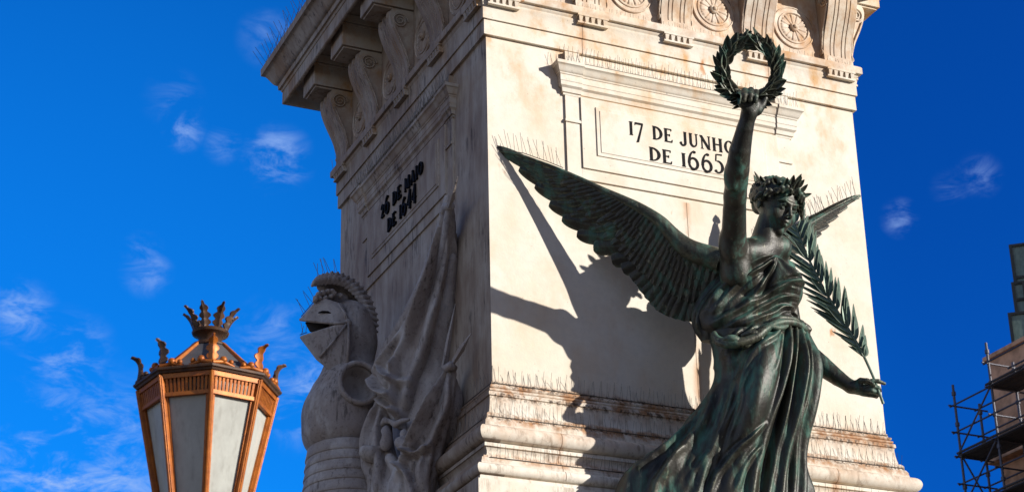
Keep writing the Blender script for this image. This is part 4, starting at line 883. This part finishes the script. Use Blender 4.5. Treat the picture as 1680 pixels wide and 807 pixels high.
for s_ in (-1, 1): lw_ += [P(519, 590, YC + s_ * .10), P(541, 608, YC + s_ * .15), P(569, 530, YC + s_ * .282), P(572, 540, YC + s_ * .285), P(570, 598, YC + s_ * .25), P(505, 547, YC + s_ * .09), P(549, 533, YC + s_ * .25)]
hull('chin_guard', lw_, hm)
hull('painted_face_shade', [TP(499, 528), TP(508, 545)] + [P(x, y, YC + s_ * k_) for s_ in (-1, 1) for x, y, k_ in ((520, 527, .03), (525, 545, .03), (556, 524, .06), (556, 545, .06))], hm).data.materials[0] = M['plank']  # solid wedge whose dark colour paints the shade inside the visor
pv = MB(); pv.lathe([(.001, .03), (.02, .027), (.034, .012), (.038, 0)], 16, P(571, 529, YC - .275), (0, -1, 0)); obj('pivot', pv, K, hm, 50)
sl_ = MB(); sl_.tube([P(522, 513, YC - .162), P(529, 511.5, YC - .175), P(538, 512, YC - .198), P(545, 514.5, YC - .212)], [.004, .012, .012, .004], 10); obj('painted_eye_slit', sl_, M['letter'], hm, 180)  # black strip laid on the visor, painting the shade of an eye slit
rl = MB()
rl.tube([P(492, 524, YC - .0), P(513, 527, YC - .09), P(549, 530, YC - .245), P(570, 529, YC - .29)], .014, 8); rl.tube([P(555, 498, YC - .19), P(566, 514, YC - .26), P(571, 529, YC - .285)], .013, 8); rl.tube([P(571, 529, YC - .292), P(572, 560, YC - .285), P(570, 596, YC - .26)], .014, 8); rl.tube([P(568, 532, YC - .295), P(545, 562, YC - .23), P(524, 586, YC - .13)], .012, 8)
obj('rib', rl, K, hm, 180)
# plume: a curled ridge of feathers over the skull
pl = SDF(np.array([-1.2, 1.5, Z0 - 2.7]), np.array([.25, 2.5, Z0 - 1.2]), .012); rp_ = np.random.default_rng(2)
cp = crom(np.column_stack([np.linspace(0, 1, 10), np.array([(514, 464), (527, 459), (546, 457), (566, 462), (584, 475), (598, 493), (607, 515), (609, 537), (603, 560), (595, 580)], float)]), 72)[:, 1:]
for i in range(72):
    s_ = i / 71; r_ = .050 * min(1, .25 + s_ * 3.5) * min(1, (1.15 - s_) * 2.4); tn = cp[min(i + 1, 71)] - cp[max(i - 1, 0)]; tn /= np.linalg.norm(tn); ix, iy = -tn[1], tn[0]
    for yy, k_ in ((0, 1.), (-.07, .95), (.07, .95)): pl.ell(P(cp[i, 0], cp[i, 1], YC + yy), (r_ * k_,) * 3, .02)
    if 6 < i < 66: pl.ell(P(cp[i, 0] + ix * 11, cp[i, 1] + iy * 11, YC + .06), (.05, .05, .05), .02)     # web between crest and skull
for i in range(1, 70, 3):                             # curled barbs slanting across the ribbon
    tn = cp[min(i + 2, 71)] - cp[max(i - 2, 0)]; tn /= np.linalg.norm(tn); ix, iy = -tn[1], tn[0]; w_ = 8.5 * min(1, .35 + i / 20.)
    for yy in (-.125, -.04, .05):
        pl.chain([P(cp[i, 0] + ix * w_ - tn[0] * 5, cp[i, 1] + iy * w_ - tn[1] * 5, YC + yy), P(cp[i, 0] + tn[0] * 1, cp[i, 1] + tn[1] * 1, YC + yy - .02), P(cp[i, 0] - ix * (w_ + 2) + tn[0] * 7, cp[i, 1] - iy * (w_ + 2) + tn[1] * 7, YC + yy)], [.016, .026, .013], .003)
for x, y in ((536, 474), (545, 475), (554, 476), (563, 480), (571, 486)): pl.ell(P(x, y, YC + .05), (.06, .06, .065), .02)
v_ = pl.mesh(0); obj('plume', v_, K, hm, 180)
p2 = SDF(np.array([-1.2, 1.6, Z0 - 2.4]), np.array([-.1, 2.4, Z0 - 1.4]), .010)
for (x, y, r_) in ((517, 494, .022), (519, 489, .024), (523, 484, .026), (529, 481, .026), (536, 480, .026), (543, 480, .026), (526, 489, .020), (533, 487, .022), (541, 486, .024), (549, 484, .026), (557, 486, .026), (530, 492, .018)):
    for yy in (-.14, -.04, .06): p2.ell(P(x + 1.5 * math.sin(y + yy * 50), y + 2 * math.cos(x + yy * 40), YC + yy), (r_, .045, r_), .006)
p2.cone(P(524, 490, YC + .02), P(562, 492, YC + .02), .05, .07, .02)
v_ = p2.mesh(1); obj('brow_scroll', v_, K, hm, 180)
# furled flags
r1 = [(322, 732, .58, 739, .52, .035), (345, 728, .64, 740, .54, .06), (380, 718, .78, 740, .62, .08), (420, 706, .95, 738, .74, .11), (460, 694, 1.06, 733, .80, .14), (500, 676, 1.2, 728, .86, .17), (540, 654, 1.36, 722, .92, .19), (580, 630, 1.52, 712, 1.0, .20), (612, 618, 1.58, 704, 1.06, .20), (640, 620, 1.56, 694, 1.1, .19), (665, 630, 1.5, 684, 1.15, .16), (690, 645, 1.42, 676, 1.2, .10), (705, 655, 1.36, 672, 1.22, .05)]
rd1 = [([(735, 340), (730, 400), (716, 470), (690, 540), (655, 590), (622, 620)], 4.0, .051), ([(738, 360), (735, 430), (722, 510), (704, 580), (684, 640), (668, 690)], 4.0, .058), ([(732, 380), (722, 450), (700, 530), (676, 590), (660, 625)], 4.0, .058), ([(724, 500), (712, 560), (696, 620)], 4.0, .044),
       ([(622, 622), (640, 648), (665, 660)], 4.0, .087), ([(640, 610), (660, 630), (684, 634)], 4.0, .072), ([(630, 655), (648, 672), (668, 684)], 3.2, .058), ([(672, 600), (664, 640), (662, 690)], 4.0, .072)]
fl = loft(r1, 200, 260, rd1); obj('furled_flag', fl, K, tr, 180)
r2 = [(598, 733, .55, 747, .50, .03), (612, 728, .62, 748, .52, .05), (640, 716, .72, 746, .56, .08), (670, 700, .84, 742, .60, .11), (700, 684, .95, 736, .66, .13), (730, 668, 1.05, 728, .74, .15), (760, 654, 1.14, 722, .80, .16), (790, 642, 1.2, 714, .86, .17), (830, 634, 1.25, 706, .9, .17), (880, 630, 1.3, 702, .9, .16), (960, 628, 1.3, 700, .9, .16), (1050, 628, 1.3, 700, .9, .16)]
rd2 = [([(736, 610), (724, 660), (704, 710), (682, 750), (664, 790)], 4.0, .065), ([(742, 620), (738, 670), (722, 720), (704, 770), (694, 830)], 4.0, .072), ([(730, 640), (712, 690), (690, 726), (668, 742)], 3.2, .065), ([(672, 740), (696, 752), (712, 738)], 4.0, .087), ([(664, 760), (684, 790), (690, 830)], 4.0, .072), ([(720, 740), (708, 790), (704, 840)], 4.0, .058)]
fl2 = loft(r2, 200, 260, rd2); obj('furled_flag', fl2, K, tr, 180)
r3 = [(655, 618, 1.5, 634, 1.4, .05), (690, 606, 1.55, 640, 1.38, .09), (720, 600, 1.6, 638, 1.36, .10), (760, 604, 1.6, 650, 1.3, .12), (800, 606, 1.6, 660, 1.28, .14), (860, 600, 1.6, 665, 1.25, .15), (960, 600, 1.6, 665, 1.25, .15), (1050, 600, 1.6, 665, 1.25, .15)]
rd3 = [([(624, 665), (612, 700), (606, 740), (616, 790)], 4, .045), ([(630, 680), (628, 720), (636, 770), (640, 820)], 5, .045), ([(640, 730), (652, 770), (650, 820)], 4, .04)]
obj('drape', loft(r3, 140, 140, rd3), K, tr, 180)
def spear(base, tip, mid, w_, parent_name='spearhead'):
    mb = MB(); b_ = np.array(base); t_ = np.array(tip); m_ = b_ + (t_ - b_) * mid; d = (t_ - b_) / np.linalg.norm(t_ - b_); s_ = np.cross(d, FW); s_ /= np.linalg.norm(s_); n_ = np.cross(d, s_)
    ring = lambda c, a, h: [c + s_ * a, c + n_ * h, c - s_ * a, c - n_ * h]
    rows = [ring(b_, .018, .018), ring(m_, w_, .02), ring(b_ + (t_ - b_) * (mid + .3 * (1 - mid)), w_ * .7, .016), ring(t_, .002, .002)]; G = np.array(rows); mb.grid(G, closed_u=True); mb.add(G[0], [(0, 1, 2, 3)]); mb.add(G[-1], [(0, 1, 2, 3)]); return mb
obj('spearhead', spear(P(736, 340, .45), P(751, 290, .06), .3, .030), K, tr)
obj('spearhead', spear(P(727, 604, .56), P(747, 498, .42), .4, .022), K, tr)
obj('spearhead', spear(P(740, 600, .48), P(773, 546, .25), .5, .030), K, tr)
bk_ = SDF(np.array([-.6, .3, Z0 - 5.9]), np.array([.05, 2.2, Z0 - 1.6]), .03); bk_.cone(P(738, 420, .72) * np.array([0, 1, 1]) + np.array([-.04, .03, 0]), P(700, 600, 1.15) * np.array([0, 1, 1]) + np.array([-.06, 0, 0]), .05, .20, .0); bk_.cone(P(700, 600, 1.15) * np.array([0, 1, 1]) + np.array([-.06, 0, 0]), np.array([-.1, 1.5, Z0 - 5.5]), .20, .42, .0)
v_ = bk_.mesh(1); obj('backing', v_, K, tr, 180)
kn = MB(); G_ = P(738, 602, .5); kn.tube([P(731, 604, .52), P(739, 600, .46), P(746, 604, .50)], [.035, .045, .03], 12); kn.tube([P(730, 340, .52), P(742, 338, .44)], [.035, .035], 12); obj('knot', kn, K, tr, 180)
sh = MB(); sh.tube([P(737, 335, .48), P(700, 560, 1.2), P(640, 900, 1.8)], [.03, .035, .035], 10); obj('spear_shaft', sh, K, tr, 180)
sh = MB(); sh.tube([P(742, 600, .5), P(690, 800, .95), P(670, 1000, 1.2)], [.03, .03, .03], 10); obj('spear_shaft', sh, K, tr, 180)
ob = SDF(P(650, 740, 1.5) - np.array([.7, .7, .55]), P(650, 740, 1.2) + np.array([.7, .5, .55]), .011)
ob.ell(P(633, 720, 1.28), (.062, .06, .115), .0); ob.ell(P(633, 706, 1.28), (.035, .035, .05), .02); ob.ell(P(663, 712, 1.12), (.04, .04, .05), .02); ob.ell(P(661, 722, 1.12), (.055, .055, .03), .01); ob.cone(P(655, 726, 1.12), P(672, 735, 1.02), .045, .06, .03)
ob.ell(P(612, 742, 1.42), (.13, .10, .10), .02); ob.ell(P(612, 722, 1.40), (.16, .14, .07), .02, sub=True)
ob.chain([P(622, 700, 1.4), P(632, 690, 1.32), P(641, 691, 1.26), P(649, 696, 1.2), P(660, 690, 1.13), P(670, 688, 1.08)], [.018, .034, .022, .034, .024, .018], .01); ob.chain([P(640, 752, 1.25), P(655, 775, 1.2), P(645, 805, 1.25)], [.05, .07, .06], .04); ob.ell(P(618, 792, 1.35), (.04, .04, .10), .02)
v_ = ob.mesh(1); obj('trinket', v_, K, tr, 180)
lg = MB(); lg.lathe([(.30, Z0 - 5.95), (.33, Z0 - 5.5), (.37, Z0 - 4.75)], 32, (TP(562, 850)[0], YC, 0)); obj('armour_core', lg, K, tr, 60)
pd_ = MB().box((-1.3, 1.0, Z0 - 7.2), (-.2, 3.0, Z0 - 5.951)); pd_.box((-1.1, 1.15, 0), (-.25, 2.85, Z0 - 7.201)); obj('trophy_bracket', pd_, M['marble'], mon)

# ------------------------------------------------------------------ lantern on its post
LH = 8.7; LC = PH(341, 643, LH); LR = .312
lamp = thing('street_lamp', 'tall octagonal street lantern with ochre iron frame, leaf crown and milky glass panes', 'street lamp', (LC[0], LC[1], 0))
L0 = LC.copy()
toc = math.atan2(CAM[1] - L0[1], CAM[0] - L0[0]) + math.radians(2.5)
def oc(k, r_, z): a = toc + k * math.pi / 4; return np.array([L0[0] + r_ * math.cos(a), L0[1] + r_ * math.sin(a), L0[2] + z])
CU, CD = M['copper'], M['copper_dark']
HB = .86                                              # glazed body height
def rz(z): return LR * (1 - .57 * (-z) / HB) if z < 0 else LR     # z below the rim
for k in range(8):                                    # corner ribs, panes, pierced friezes
    rb = MB(); rb.bar(oc(k, rz(-.01), -.01), oc(k, rz(-HB), -HB), .024, .026, up=oc(k, 1, 0) - oc(k, 0, 0)); rb.bar(oc(k, rz(-.01) + .012, -.01), oc(k, rz(-HB) + .010, -HB), .012, .014, up=oc(k, 1, 0) - oc(k, 0, 0)); obj('rib', rb, CU, lamp, bevel=.003)
    def side(s_, z, inset=0.): return (oc(k, rz(z) - inset, z) * (1 - s_) + oc(k + 1, rz(z) - inset, z) * s_)
    g = MB(); q = [side(.05, -.108, .012), side(.95, -.108, .012), side(.93, -HB + .03, .012), side(.07, -HB + .03, .012)]; n_ = np.cross(q[1] - q[0], q[3] - q[0]); n_ /= np.linalg.norm(n_)
    g.add(q + [v + n_ * .006 for v in q], [(0, 1, 2, 3), (7, 6, 5, 4), (0, 4, 5, 1), (1, 5, 6, 2), (2, 6, 7, 3), (3, 7, 4, 0)]); obj('glass_pane', g, M['milk'], lamp)
    fz = MB()
    for z_, h_ in ((-.018, .022), (-.100, .018), (-HB + .01, .04)): fz.bar(side(.02, z_), side(.98, z_), .016, h_)
    for s_ in np.linspace(.10, .90, 11): fz.bar(side(s_, -.028), side(s_, -.092), .007, .011, up=side(1, 0) - side(0, 0))
    for s_ in (.065, .935): fz.bar(side(s_, -.108, .006), side(s_, -HB + .03, .006), .012, .010, up=side(1, 0) - side(0, 0))
    fzo = obj('pierced_frieze', fz, CU, lamp)
    bk = MB(); q = [side(.03, -.03, .022), side(.97, -.03, .022), side(.97, -.098, .022), side(.03, -.098, .022)]; bk.add(q + [v - n_ * .004 for v in q], [(0, 1, 2, 3), (7, 6, 5, 4), (0, 4, 5, 1), (1, 5, 6, 2), (2, 6, 7, 3), (3, 7, 4, 0)]); obj('back_plate', bk, M['milk'], lamp)
rm = MB()
prof = [(LR - .02, -.006), (LR + .014, -.005), (LR + .018, .003), (LR + .028, .007), (LR + .030, .016), (LR + .022, .022), (LR + .008, .024), (LR - .05, .030)]
rm.grid(np.array([[oc(k, r_, z) for k in range(8)] for r_, z in prof]), closed_u=True); obj('rim', rm, CD, lamp)
rf_ = MB(); prof = [(LR - .045, .034), (LR - .06, .05), (.085, .215), (.07, .22)]
rf_.grid(np.array([[oc(k, r_, z) for k in range(8)] for r_, z in prof]), closed_u=True); roof = obj('roof', rf_, M['lead'], lamp)
for k in range(8):
    b_ = MB(); b_.bar(oc(k, LR - .05, .048), oc(k, .08, .218), .020, .020); obj('roof_rib', b_, CU, roof, bevel=.003)
cr_ = MB(); cr_.lathe([(.070, .210), (.088, .214), (.090, .222), (.082, .230), (.056, .233), (.050, .245), (.054, .26), (.070, .275), (.084, .282), (.088, .292), (.080, .300), (.05, .300), (.04, .29)], 32, (L0[0], L0[1], L0[2])); crn = obj('crown_cup', cr_, CD, lamp, 40)
def acanthus(base, d_up, d_out, L, wd, curl, thick=.007, lobes=3):
    """an upright leaf with lobed edges whose tip curls outwards"""
    mb = MB(); ns = 40; rows = []; d_up = np.asarray(d_up) / np.linalg.norm(d_up); d_out = np.asarray(d_out) / np.linalg.norm(d_out); sd = np.cross(d_up, d_out); p = np.array(base, float); ang = 0
    for i in range(ns):
        s_ = i / (ns - 1); w_ = wd * (.55 + .45 * math.sin(math.pi * min(1, s_ * 1.15))) * (1 - s_ ** 9) * (1 - .48 * abs(math.sin(s_ * math.pi * lobes)) ** 3) + .002
        if s_ > .8: w_ *= 1 - (s_ - .8) * .8
        ang = curl * (1.9 * max(0, s_ - .45) ** 1.2 - .5 * max(0, .45 - s_) + .15); d = d_up * math.cos(ang) + d_out * math.sin(ang); n_ = d_out * math.cos(ang) - d_up * math.sin(ang)
        p = p + d * L / (ns - 1); q = [p + sd * w_ * v + n_ * (-.35 * w_ * abs(v) + (.006 if v == 0 else 0)) for v in (-1, -.5, 0, .5, 1)]
        rows.append([v + n_ * thick * .5 for v in q] + [v - n_ * thick * .5 for v in q[::-1]])
    G = np.array(rows); mb.grid(G, closed_u=True); mb.add(G[0], [tuple(range(10))]); mb.add(G[-1], [tuple(range(10))[::-1]]); return mb
Z = np.array([0, 0, 1.])
for k in range(8):
    o_ = oc(k + .5, 1, 0) - oc(k + .5, 0, 0); base_ = oc(k + .5, .070, .285); obj('crown_leaf', acanthus(base_, Z + o_ * .32, o_, .130, .028, .70, lobes=4), CD, crn, 60)
for k in range(8):
    o_ = oc(k, 1, 0) - oc(k, 0, 0); t_ = np.cross(Z, o_); base_ = oc(k, LR + .010, .018)
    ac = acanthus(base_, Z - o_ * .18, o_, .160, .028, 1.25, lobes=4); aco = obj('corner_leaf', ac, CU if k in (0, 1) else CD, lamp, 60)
    sc_ = MB()
    for s_ in (-1, 1):
        for (off, r_) in ((.050, .018), (.085, .013)): sc_.lathe([(.0005, -r_), (r_ * .7, -r_ * .7), (r_, 0), (r_ * .7, r_ * .7), (.0005, r_)], 10, base_ + t_ * s_ * off - o_ * off * .42 + Z * (.012 + r_))
        sc_.tube([base_ + Z * .01, base_ + t_ * s_ * .05 - o_ * .02 + Z * .02, base_ + t_ * s_ * .10 - o_ * .045 + Z * .008], [.012, .010, .006], 8)
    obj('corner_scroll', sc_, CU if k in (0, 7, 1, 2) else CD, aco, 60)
pt = MB(); pt.lathe([(rz(-HB) + .02, -HB + .0), (rz(-HB) + .03, -HB - .03), (.12, -HB - .06), (.07, -HB - .14), (.06, -HB - .2), (.085, -HB - .25), (.06, -HB - .3), (.05, -HB - 1.2), (.075, -HB - 1.24), (.06, -HB - 1.3), (.07, -HB - 2.6), (.11, -HB - 2.66), (.10, -HB - 2.8), (.13, -L0[2] + .5), (.19, -L0[2] + .45), (.20, -L0[2] + .05), (.26, -L0[2] + .04), (.26, -L0[2])], 24, (L0[0], L0[1], L0[2])); obj('post', pt, CD, lamp, 40)
bl = MB(); bl.lathe([(.0005, -.62), (.05, -.60), (.07, -.50), (.05, -.40), (.03, -.34), (.03, -.05)], 16, (L0[0], L0[1], L0[2])); obj('lamp_bulb', bl, M['milk'], lamp, 60)

# ------------------------------------------------------------------ building in scaffolding, far right
DB = 72.
def BP(px, py, h=DB): return PH(px, py, h)
# facade direction: the deck edge through (1585,745) rises to (1680,700) in the picture, so the front runs towards the camera on the right
A0 = BP(1583, 746, DB); zdk = A0[2]
d_ = FW + RT * (1680 - 840) / F_PX - UP * (700 - 403.5) / F_PX; A1 = CAM + d_ * ((zdk - CAM[2]) / d_[2]); fx = A1 - A0; fx[2] = 0; fx /= np.linalg.norm(fx); fy = np.array([-fx[1], fx[0], 0]); fy = fy if fy @ CAMH > 0 else -fy
def onF(px, py, off=0.):                              # pixel -> point on the vertical facade plane (off = metres in front)
    d = FW + RT * (px - 840) / F_PX - UP * (py - 403.5) / F_PX; o = A0 - fy * off; return CAM + d * (((o - CAM) @ fy) / (d @ fy))
def FA(u, v, z): return A0 + fx * u + fy * (v + 1.5) + np.array([0, 0, z - A0[2]])
uL = (onF(1627, 640, -1.9) - A0) @ fx; 0 and print('facade', fx, uL, (onF(1680, 640) - A0) @ fx, onF(1625, 590)[2], onF(1680, 560)[2], onF(1600, 800)[2])
bd2 = thing('building', 'ochre stone building with plain walls and a ledge standing behind the tube scaffold', 'building', FA(uL + 4, 4, 0))
ztop = onF(1640, 583, -1.9)[2]
def slab(u0, u1, v0, v1, z0, z1, m, name, bev=0.):
    mb = MB(); c = FA((u0 + u1) / 2, (v0 + v1) / 2, (z0 + z1) / 2); mb.obox(c, fx * (u1 - u0) / 2, fy * (v1 - v0) / 2, np.array([0, 0, (z1 - z0) / 2])); return obj(name, mb, m, bd2, bevel=bev)
slab(uL, uL + 3.0, .4, 4.0, 0, ztop, M['ochre'], 'wall'); slab(uL + 3.002, uL + 14, .9, 12, 0, ztop - 3.2, M['ochre'], 'wall')
slab(uL - .45, uL + 3.3, .05, 4.3, ztop - 4.05, ztop - 3.70, M['ochre'], 'string_course', .04); slab(uL - .25, uL + 3.2, .2, 4.2, ztop - 3.698, ztop - 3.45, M['ochre'], 'string_course', .03)
slab(uL - .15, uL + 3.1, .25, 4.1, ztop + .002, ztop + .18, M['ochre'], 'coping', .03)
for i in range(3):
    for j in range(4): slab(uL + 4.6 + i * 3, uL + 6.2 + i * 3, .80, .95, ztop - 7.5 - j * 4, ztop - 4.9 - j * 4, M['darkframe'], 'window')
# stepped glass fins behind it
gt = thing('glass_tower', 'stepped tower of greenish glass panels rising above the ochre building', 'tower', FA(uL + 5, 7, 0))
def tower_piece(px0, px1, pytop, hdist, depth, zbot, cell=1.0):
    a = BP(px0, pytop, hdist); b_ = BP(px1, pytop, hdist); zt = BP((px0 + px1) / 2, pytop, hdist)[2]; u_ = b_ - a; u_[2] = 0; Lu = np.linalg.norm(u_); u_ /= Lu; n_ = np.array([-u_[1], u_[0], 0]); n_ = n_ if n_ @ CAMH > 0 else -n_
    g = MB(); fr = MB(); c = (a + b_) / 2; c = np.array([c[0], c[1], 0]) + n_ * depth / 2
    g.obox(c + np.array([0, 0, (zbot + zt) / 2]), u_ * (Lu / 2 - .02), n_ * (depth / 2 - .02), np.array([0, 0, (zt - zbot) / 2 - .02]))
    zz = zt
    while zz > zbot:
        fr.obox(c + np.array([0, 0, zz]), u_ * (Lu / 2 + .05), n_ * (depth / 2 + .05), np.array([0, 0, .06])); zz -= cell * 1.55
    for s_ in np.arange(0, Lu + .01, Lu / max(1, round(Lu / cell))):
        fr.obox(np.array([a[0], a[1], (zbot + zt) / 2]) + u_ * s_ - n_ * .0, u_ * .07, n_ * .07, np.array([0, 0, (zt - zbot) / 2 + .05]))
    for s_ in (0, 1): fr.obox(np.array([a[0], a[1], (zbot + zt) / 2]) + u_ * Lu * s_ + n_ * depth, u_ * .07, n_ * .07, np.array([0, 0, (zt - zbot) / 2 + .05]))
    o = obj('glass_panel', g, M['glassblock'], gt); obj('frame', fr, M['darkframe'], gt)
tower_piece(1657, 1715, 400, 84, 3.0, 0, 1.0); tower_piece(1655.5, 1715, 512, 80.5, 1.4, 0, 1.0); tower_piece(1661, 1715, 462, 82.5, .7, 0, .5)
# scaffold
sf = thing('scaffold', 'dark tube scaffold with plank decks around the ochre building', 'scaffold', FA(-1, -1, 0))
def tube_part(name, a, b_, r_=.045, m='scaf'): mb = MB().tube([a, b_], [r_, r_], 8); return obj(name, mb, M[m], sf, 60)
offs = 1.5
poles = [(1565, 1569, 630, 0.), (1617, 1624, 562, 0.), (1670, 1676, 470, 0.)]
stdz = []
us = [(onF(1576, 740) - A0) @ fx, (onF(1637, 715) - A0) @ fx]
du = us[1] - us[0]
ulist = [us[0] + k * du for k in range(5)]
tops = [onF(1565, 630)[2], onF(1618, 562)[2], onF(1672, 600)[2], onF(1672, 600)[2], onF(1672, 600)[2]]
deck = [zdk, zdk + 2.0, zdk - 2.0, zdk - 4.]
for k, u_ in enumerate(ulist):
    for v_ in (-1.5, -.35):
        zt = tops[k] - (.6 if v_ > -1 else 0)
        s_ = tube_part('standard', FA(u_, v_, 0), FA(u_, v_, zt), .05)
        zc = zt - .35
        while zc > zdk - 4.5:
            cl_ = MB().tube([FA(u_, v_, zc - .07), FA(u_, v_, zc + .07)], [.085, .085], 8); zc -= 1.22; obj('coupler', cl_, M['scaf'], s_, 60)
for zl in [zdk + 1.0 + 2.0 * q for q in (-2, -1, 0, 1)] + [zdk + .05 + 2.0 * q for q in (-2, -1, 0, 1)] :
    for v_ in (-1.5, -.35):
        u0 = ulist[0] - .3 if zl < tops[0] - .2 else ulist[1] - .3
        if zl < tops[1] + .6: tube_part('ledger', FA(u0, v_, zl), FA(ulist[-1], v_, zl), .036)
    for k, u_ in enumerate(ulist):
        if zl < tops[k]: tube_part('transom', FA(u_, -1.8, zl - .07), FA(u_, .0, zl - .07), .036)
for q in (-2, -1, 0): tube_part('brace', FA(ulist[0], -1.6, zdk + .1 + 2.0 * q), FA(ulist[1], -1.6, zdk + 1.95 + 2.0 * q), .036)
for q in (-1, 0): tube_part('brace', FA(ulist[0], -.4, zdk - 1.8 + 2.0 * q), FA(ulist[0], -1.5, zdk + .1 + 2.0 * q), .036)
for zd in deck:
    u0 = ulist[0] - .1 if zd < tops[0] - 1.5 and zd != deck[1] else ulist[1] - .2
    pk = MB()
    for j in range(4): c0 = FA(u0, -1.42 + j * .36, zd + .06); c1 = FA(ulist[-1], -1.42 + j * .36, zd + .06); pk.bar(c0, c1, .33, .05)
    obj('deck', pk, M['plank'], sf)
    tube_part('toe_board', FA(u0, -1.58, zd + .15), FA(ulist[-1], -1.58, zd + .15), .05, 'plank')

# ------------------------------------------------------------------ pigeon spikes: one strip per ledge
rs = np.random.default_rng(21)
def spikes(label, pts, up, out, L=.13, step=.035, r_=.0016, group='pigeon spike strips', lean=.25):
    """a base strip along pts with thin upright wires"""
    pts = np.asarray(pts, float); seg = np.linalg.norm(np.diff(pts, axis=0), axis=1); tot = seg.sum(); s_ = np.concatenate([[0], np.cumsum(seg)])
    c = pts.mean(0); root = thing('bird_spike_strip', label, 'bird spikes', c, group)
    st = MB().tube(pts, [.004] * len(pts), 5); base_ = obj('base_strip', st, M['wire'], root)
    mb = MB(); n = int(tot / step); up = np.asarray(up, float); out = np.asarray(out, float)
    for i in range(n):
        t_ = (i + .5 + rs.uniform(-.25, .25)) * tot / n; p = np.array([np.interp(t_, s_, pts[:, q]) for q in range(3)]); d = up + out * (lean * (1 if i % 2 else -.35) + rs.normal() * .08) + rs.normal(size=3) * .06; d /= np.linalg.norm(d)
        l_ = L * rs.uniform(.8, 1.1); a = p; b_ = p + d * l_; sx = np.cross(d, FW); sx /= np.linalg.norm(sx); sy = np.cross(sx, d)
        q = [a + sx * r_, a + (-.5 * sx + .87 * sy) * r_, a + (-.5 * sx - .87 * sy) * r_]; v = q + [x + (b_ - a) for x in q]; mb.add(v, [(0, 1, 4, 3), (1, 2, 5, 4), (2, 0, 3, 5)])
    tag(obj('wire', mb, M['wire'], root), kind='stuff')
    return root
z_ = lambda v: v + Z0
f_ = (0, -1, 0); l_ = (-1, 0, 0)
spikes('thin wire bird spikes on the topmost ledge of the sunlit base moulding', [(0, -.015, z_(-3.42)), (4, -.015, z_(-3.42))], Z, f_, .15, .034)
spikes('thin wire bird spikes above the big sunlit torus of the base', [(-.08, -.10, z_(-3.755)), (4.08, -.10, z_(-3.755))], Z, f_, .14, .036)
spikes('thin wire bird spikes between the two sunlit rounded mouldings of the base', [(-.12, -.19, z_(-4.15)), (4.12, -.19, z_(-4.15))], Z, f_, .12, .04)
spikes('dense wire bird spikes along the top of the sunlit plaque cornice', [(PL0 - .08, -.10, z_(-.155)), (PL1 + .08, -.10, z_(-.155))], Z, f_, .15, .022)
spikes('short wire bird spikes along the ledge under the sunlit round flowers', [(0, -.085, z_(.472)), (4, -.085, z_(.472))], Z, f_, .05, .045)
spikes('thin wire bird spikes on the topmost ledge of the shaded base moulding', [(-.015, 0, z_(-3.42)), (-.015, 4, z_(-3.42))], Z, l_, .15, .036)
spikes('thin wire bird spikes above the big shaded torus of the base', [(-.10, 0, z_(-3.755)), (-.10, 4, z_(-3.755))], Z, l_, .14, .036)
spikes('bent wire bird spikes leaning on the shaded plaque cornice', [(-.09, PL0 - .08, z_(-.155)), (-.09, PL1 + .08, z_(-.155))], Z, l_, .17, .018, .0026)
spikes('wire bird spikes along the outer edge of the shaded roof cornice', [(-.735, -.7, z_(1.96)), (-.735, 4.7, z_(1.96))], Z, l_, .22, .05, .0028, lean=.5)
spikes('few wire bird spikes at the far corner of the shaded ledge', [(-.09, 3.8, z_(.47)), (-.09, 4.1, z_(.47))], Z, l_, .12, .05)
spikes('wire bird spikes along the front edge of the long outstretched wing', [WP(826, 246, .02), WP(860, 252, .03), WP(900, 266, .03), WP(925, 276, .03)], Z + np.array([-.25, 0, 0]), f_, .19, .034, .002)
spikes('wire bird spikes along the top edge of the short foreshortened wing', [PD(1318, 371, .45), PD(1350, 352, .38), PD(1380, 337, .3), PD(1408, 322, .22)], Z + np.array([-.25, 0, 0]), f_, .19, .04, .002)
spikes('wire bird spikes standing on the plume of the stone helmet', [P(519, 458, YC), P(535, 451, YC), P(556, 450, YC)], Z + np.array([-.15, 0, 0]), l_, .17, .03, .0028)
spikes('wire bird spikes on the brow of the stone visor', [P(494, 519, YC), P(513, 497, YC), P(520, 488, YC)], Z + np.array([-.5, 0, 0]), l_, .17, .05, .0028)
spikes('wire bird spikes on the lip of the stone chin guard', [P(492, 549, YC), P(504, 545, YC)], Z, l_, .12, .022, .0028)
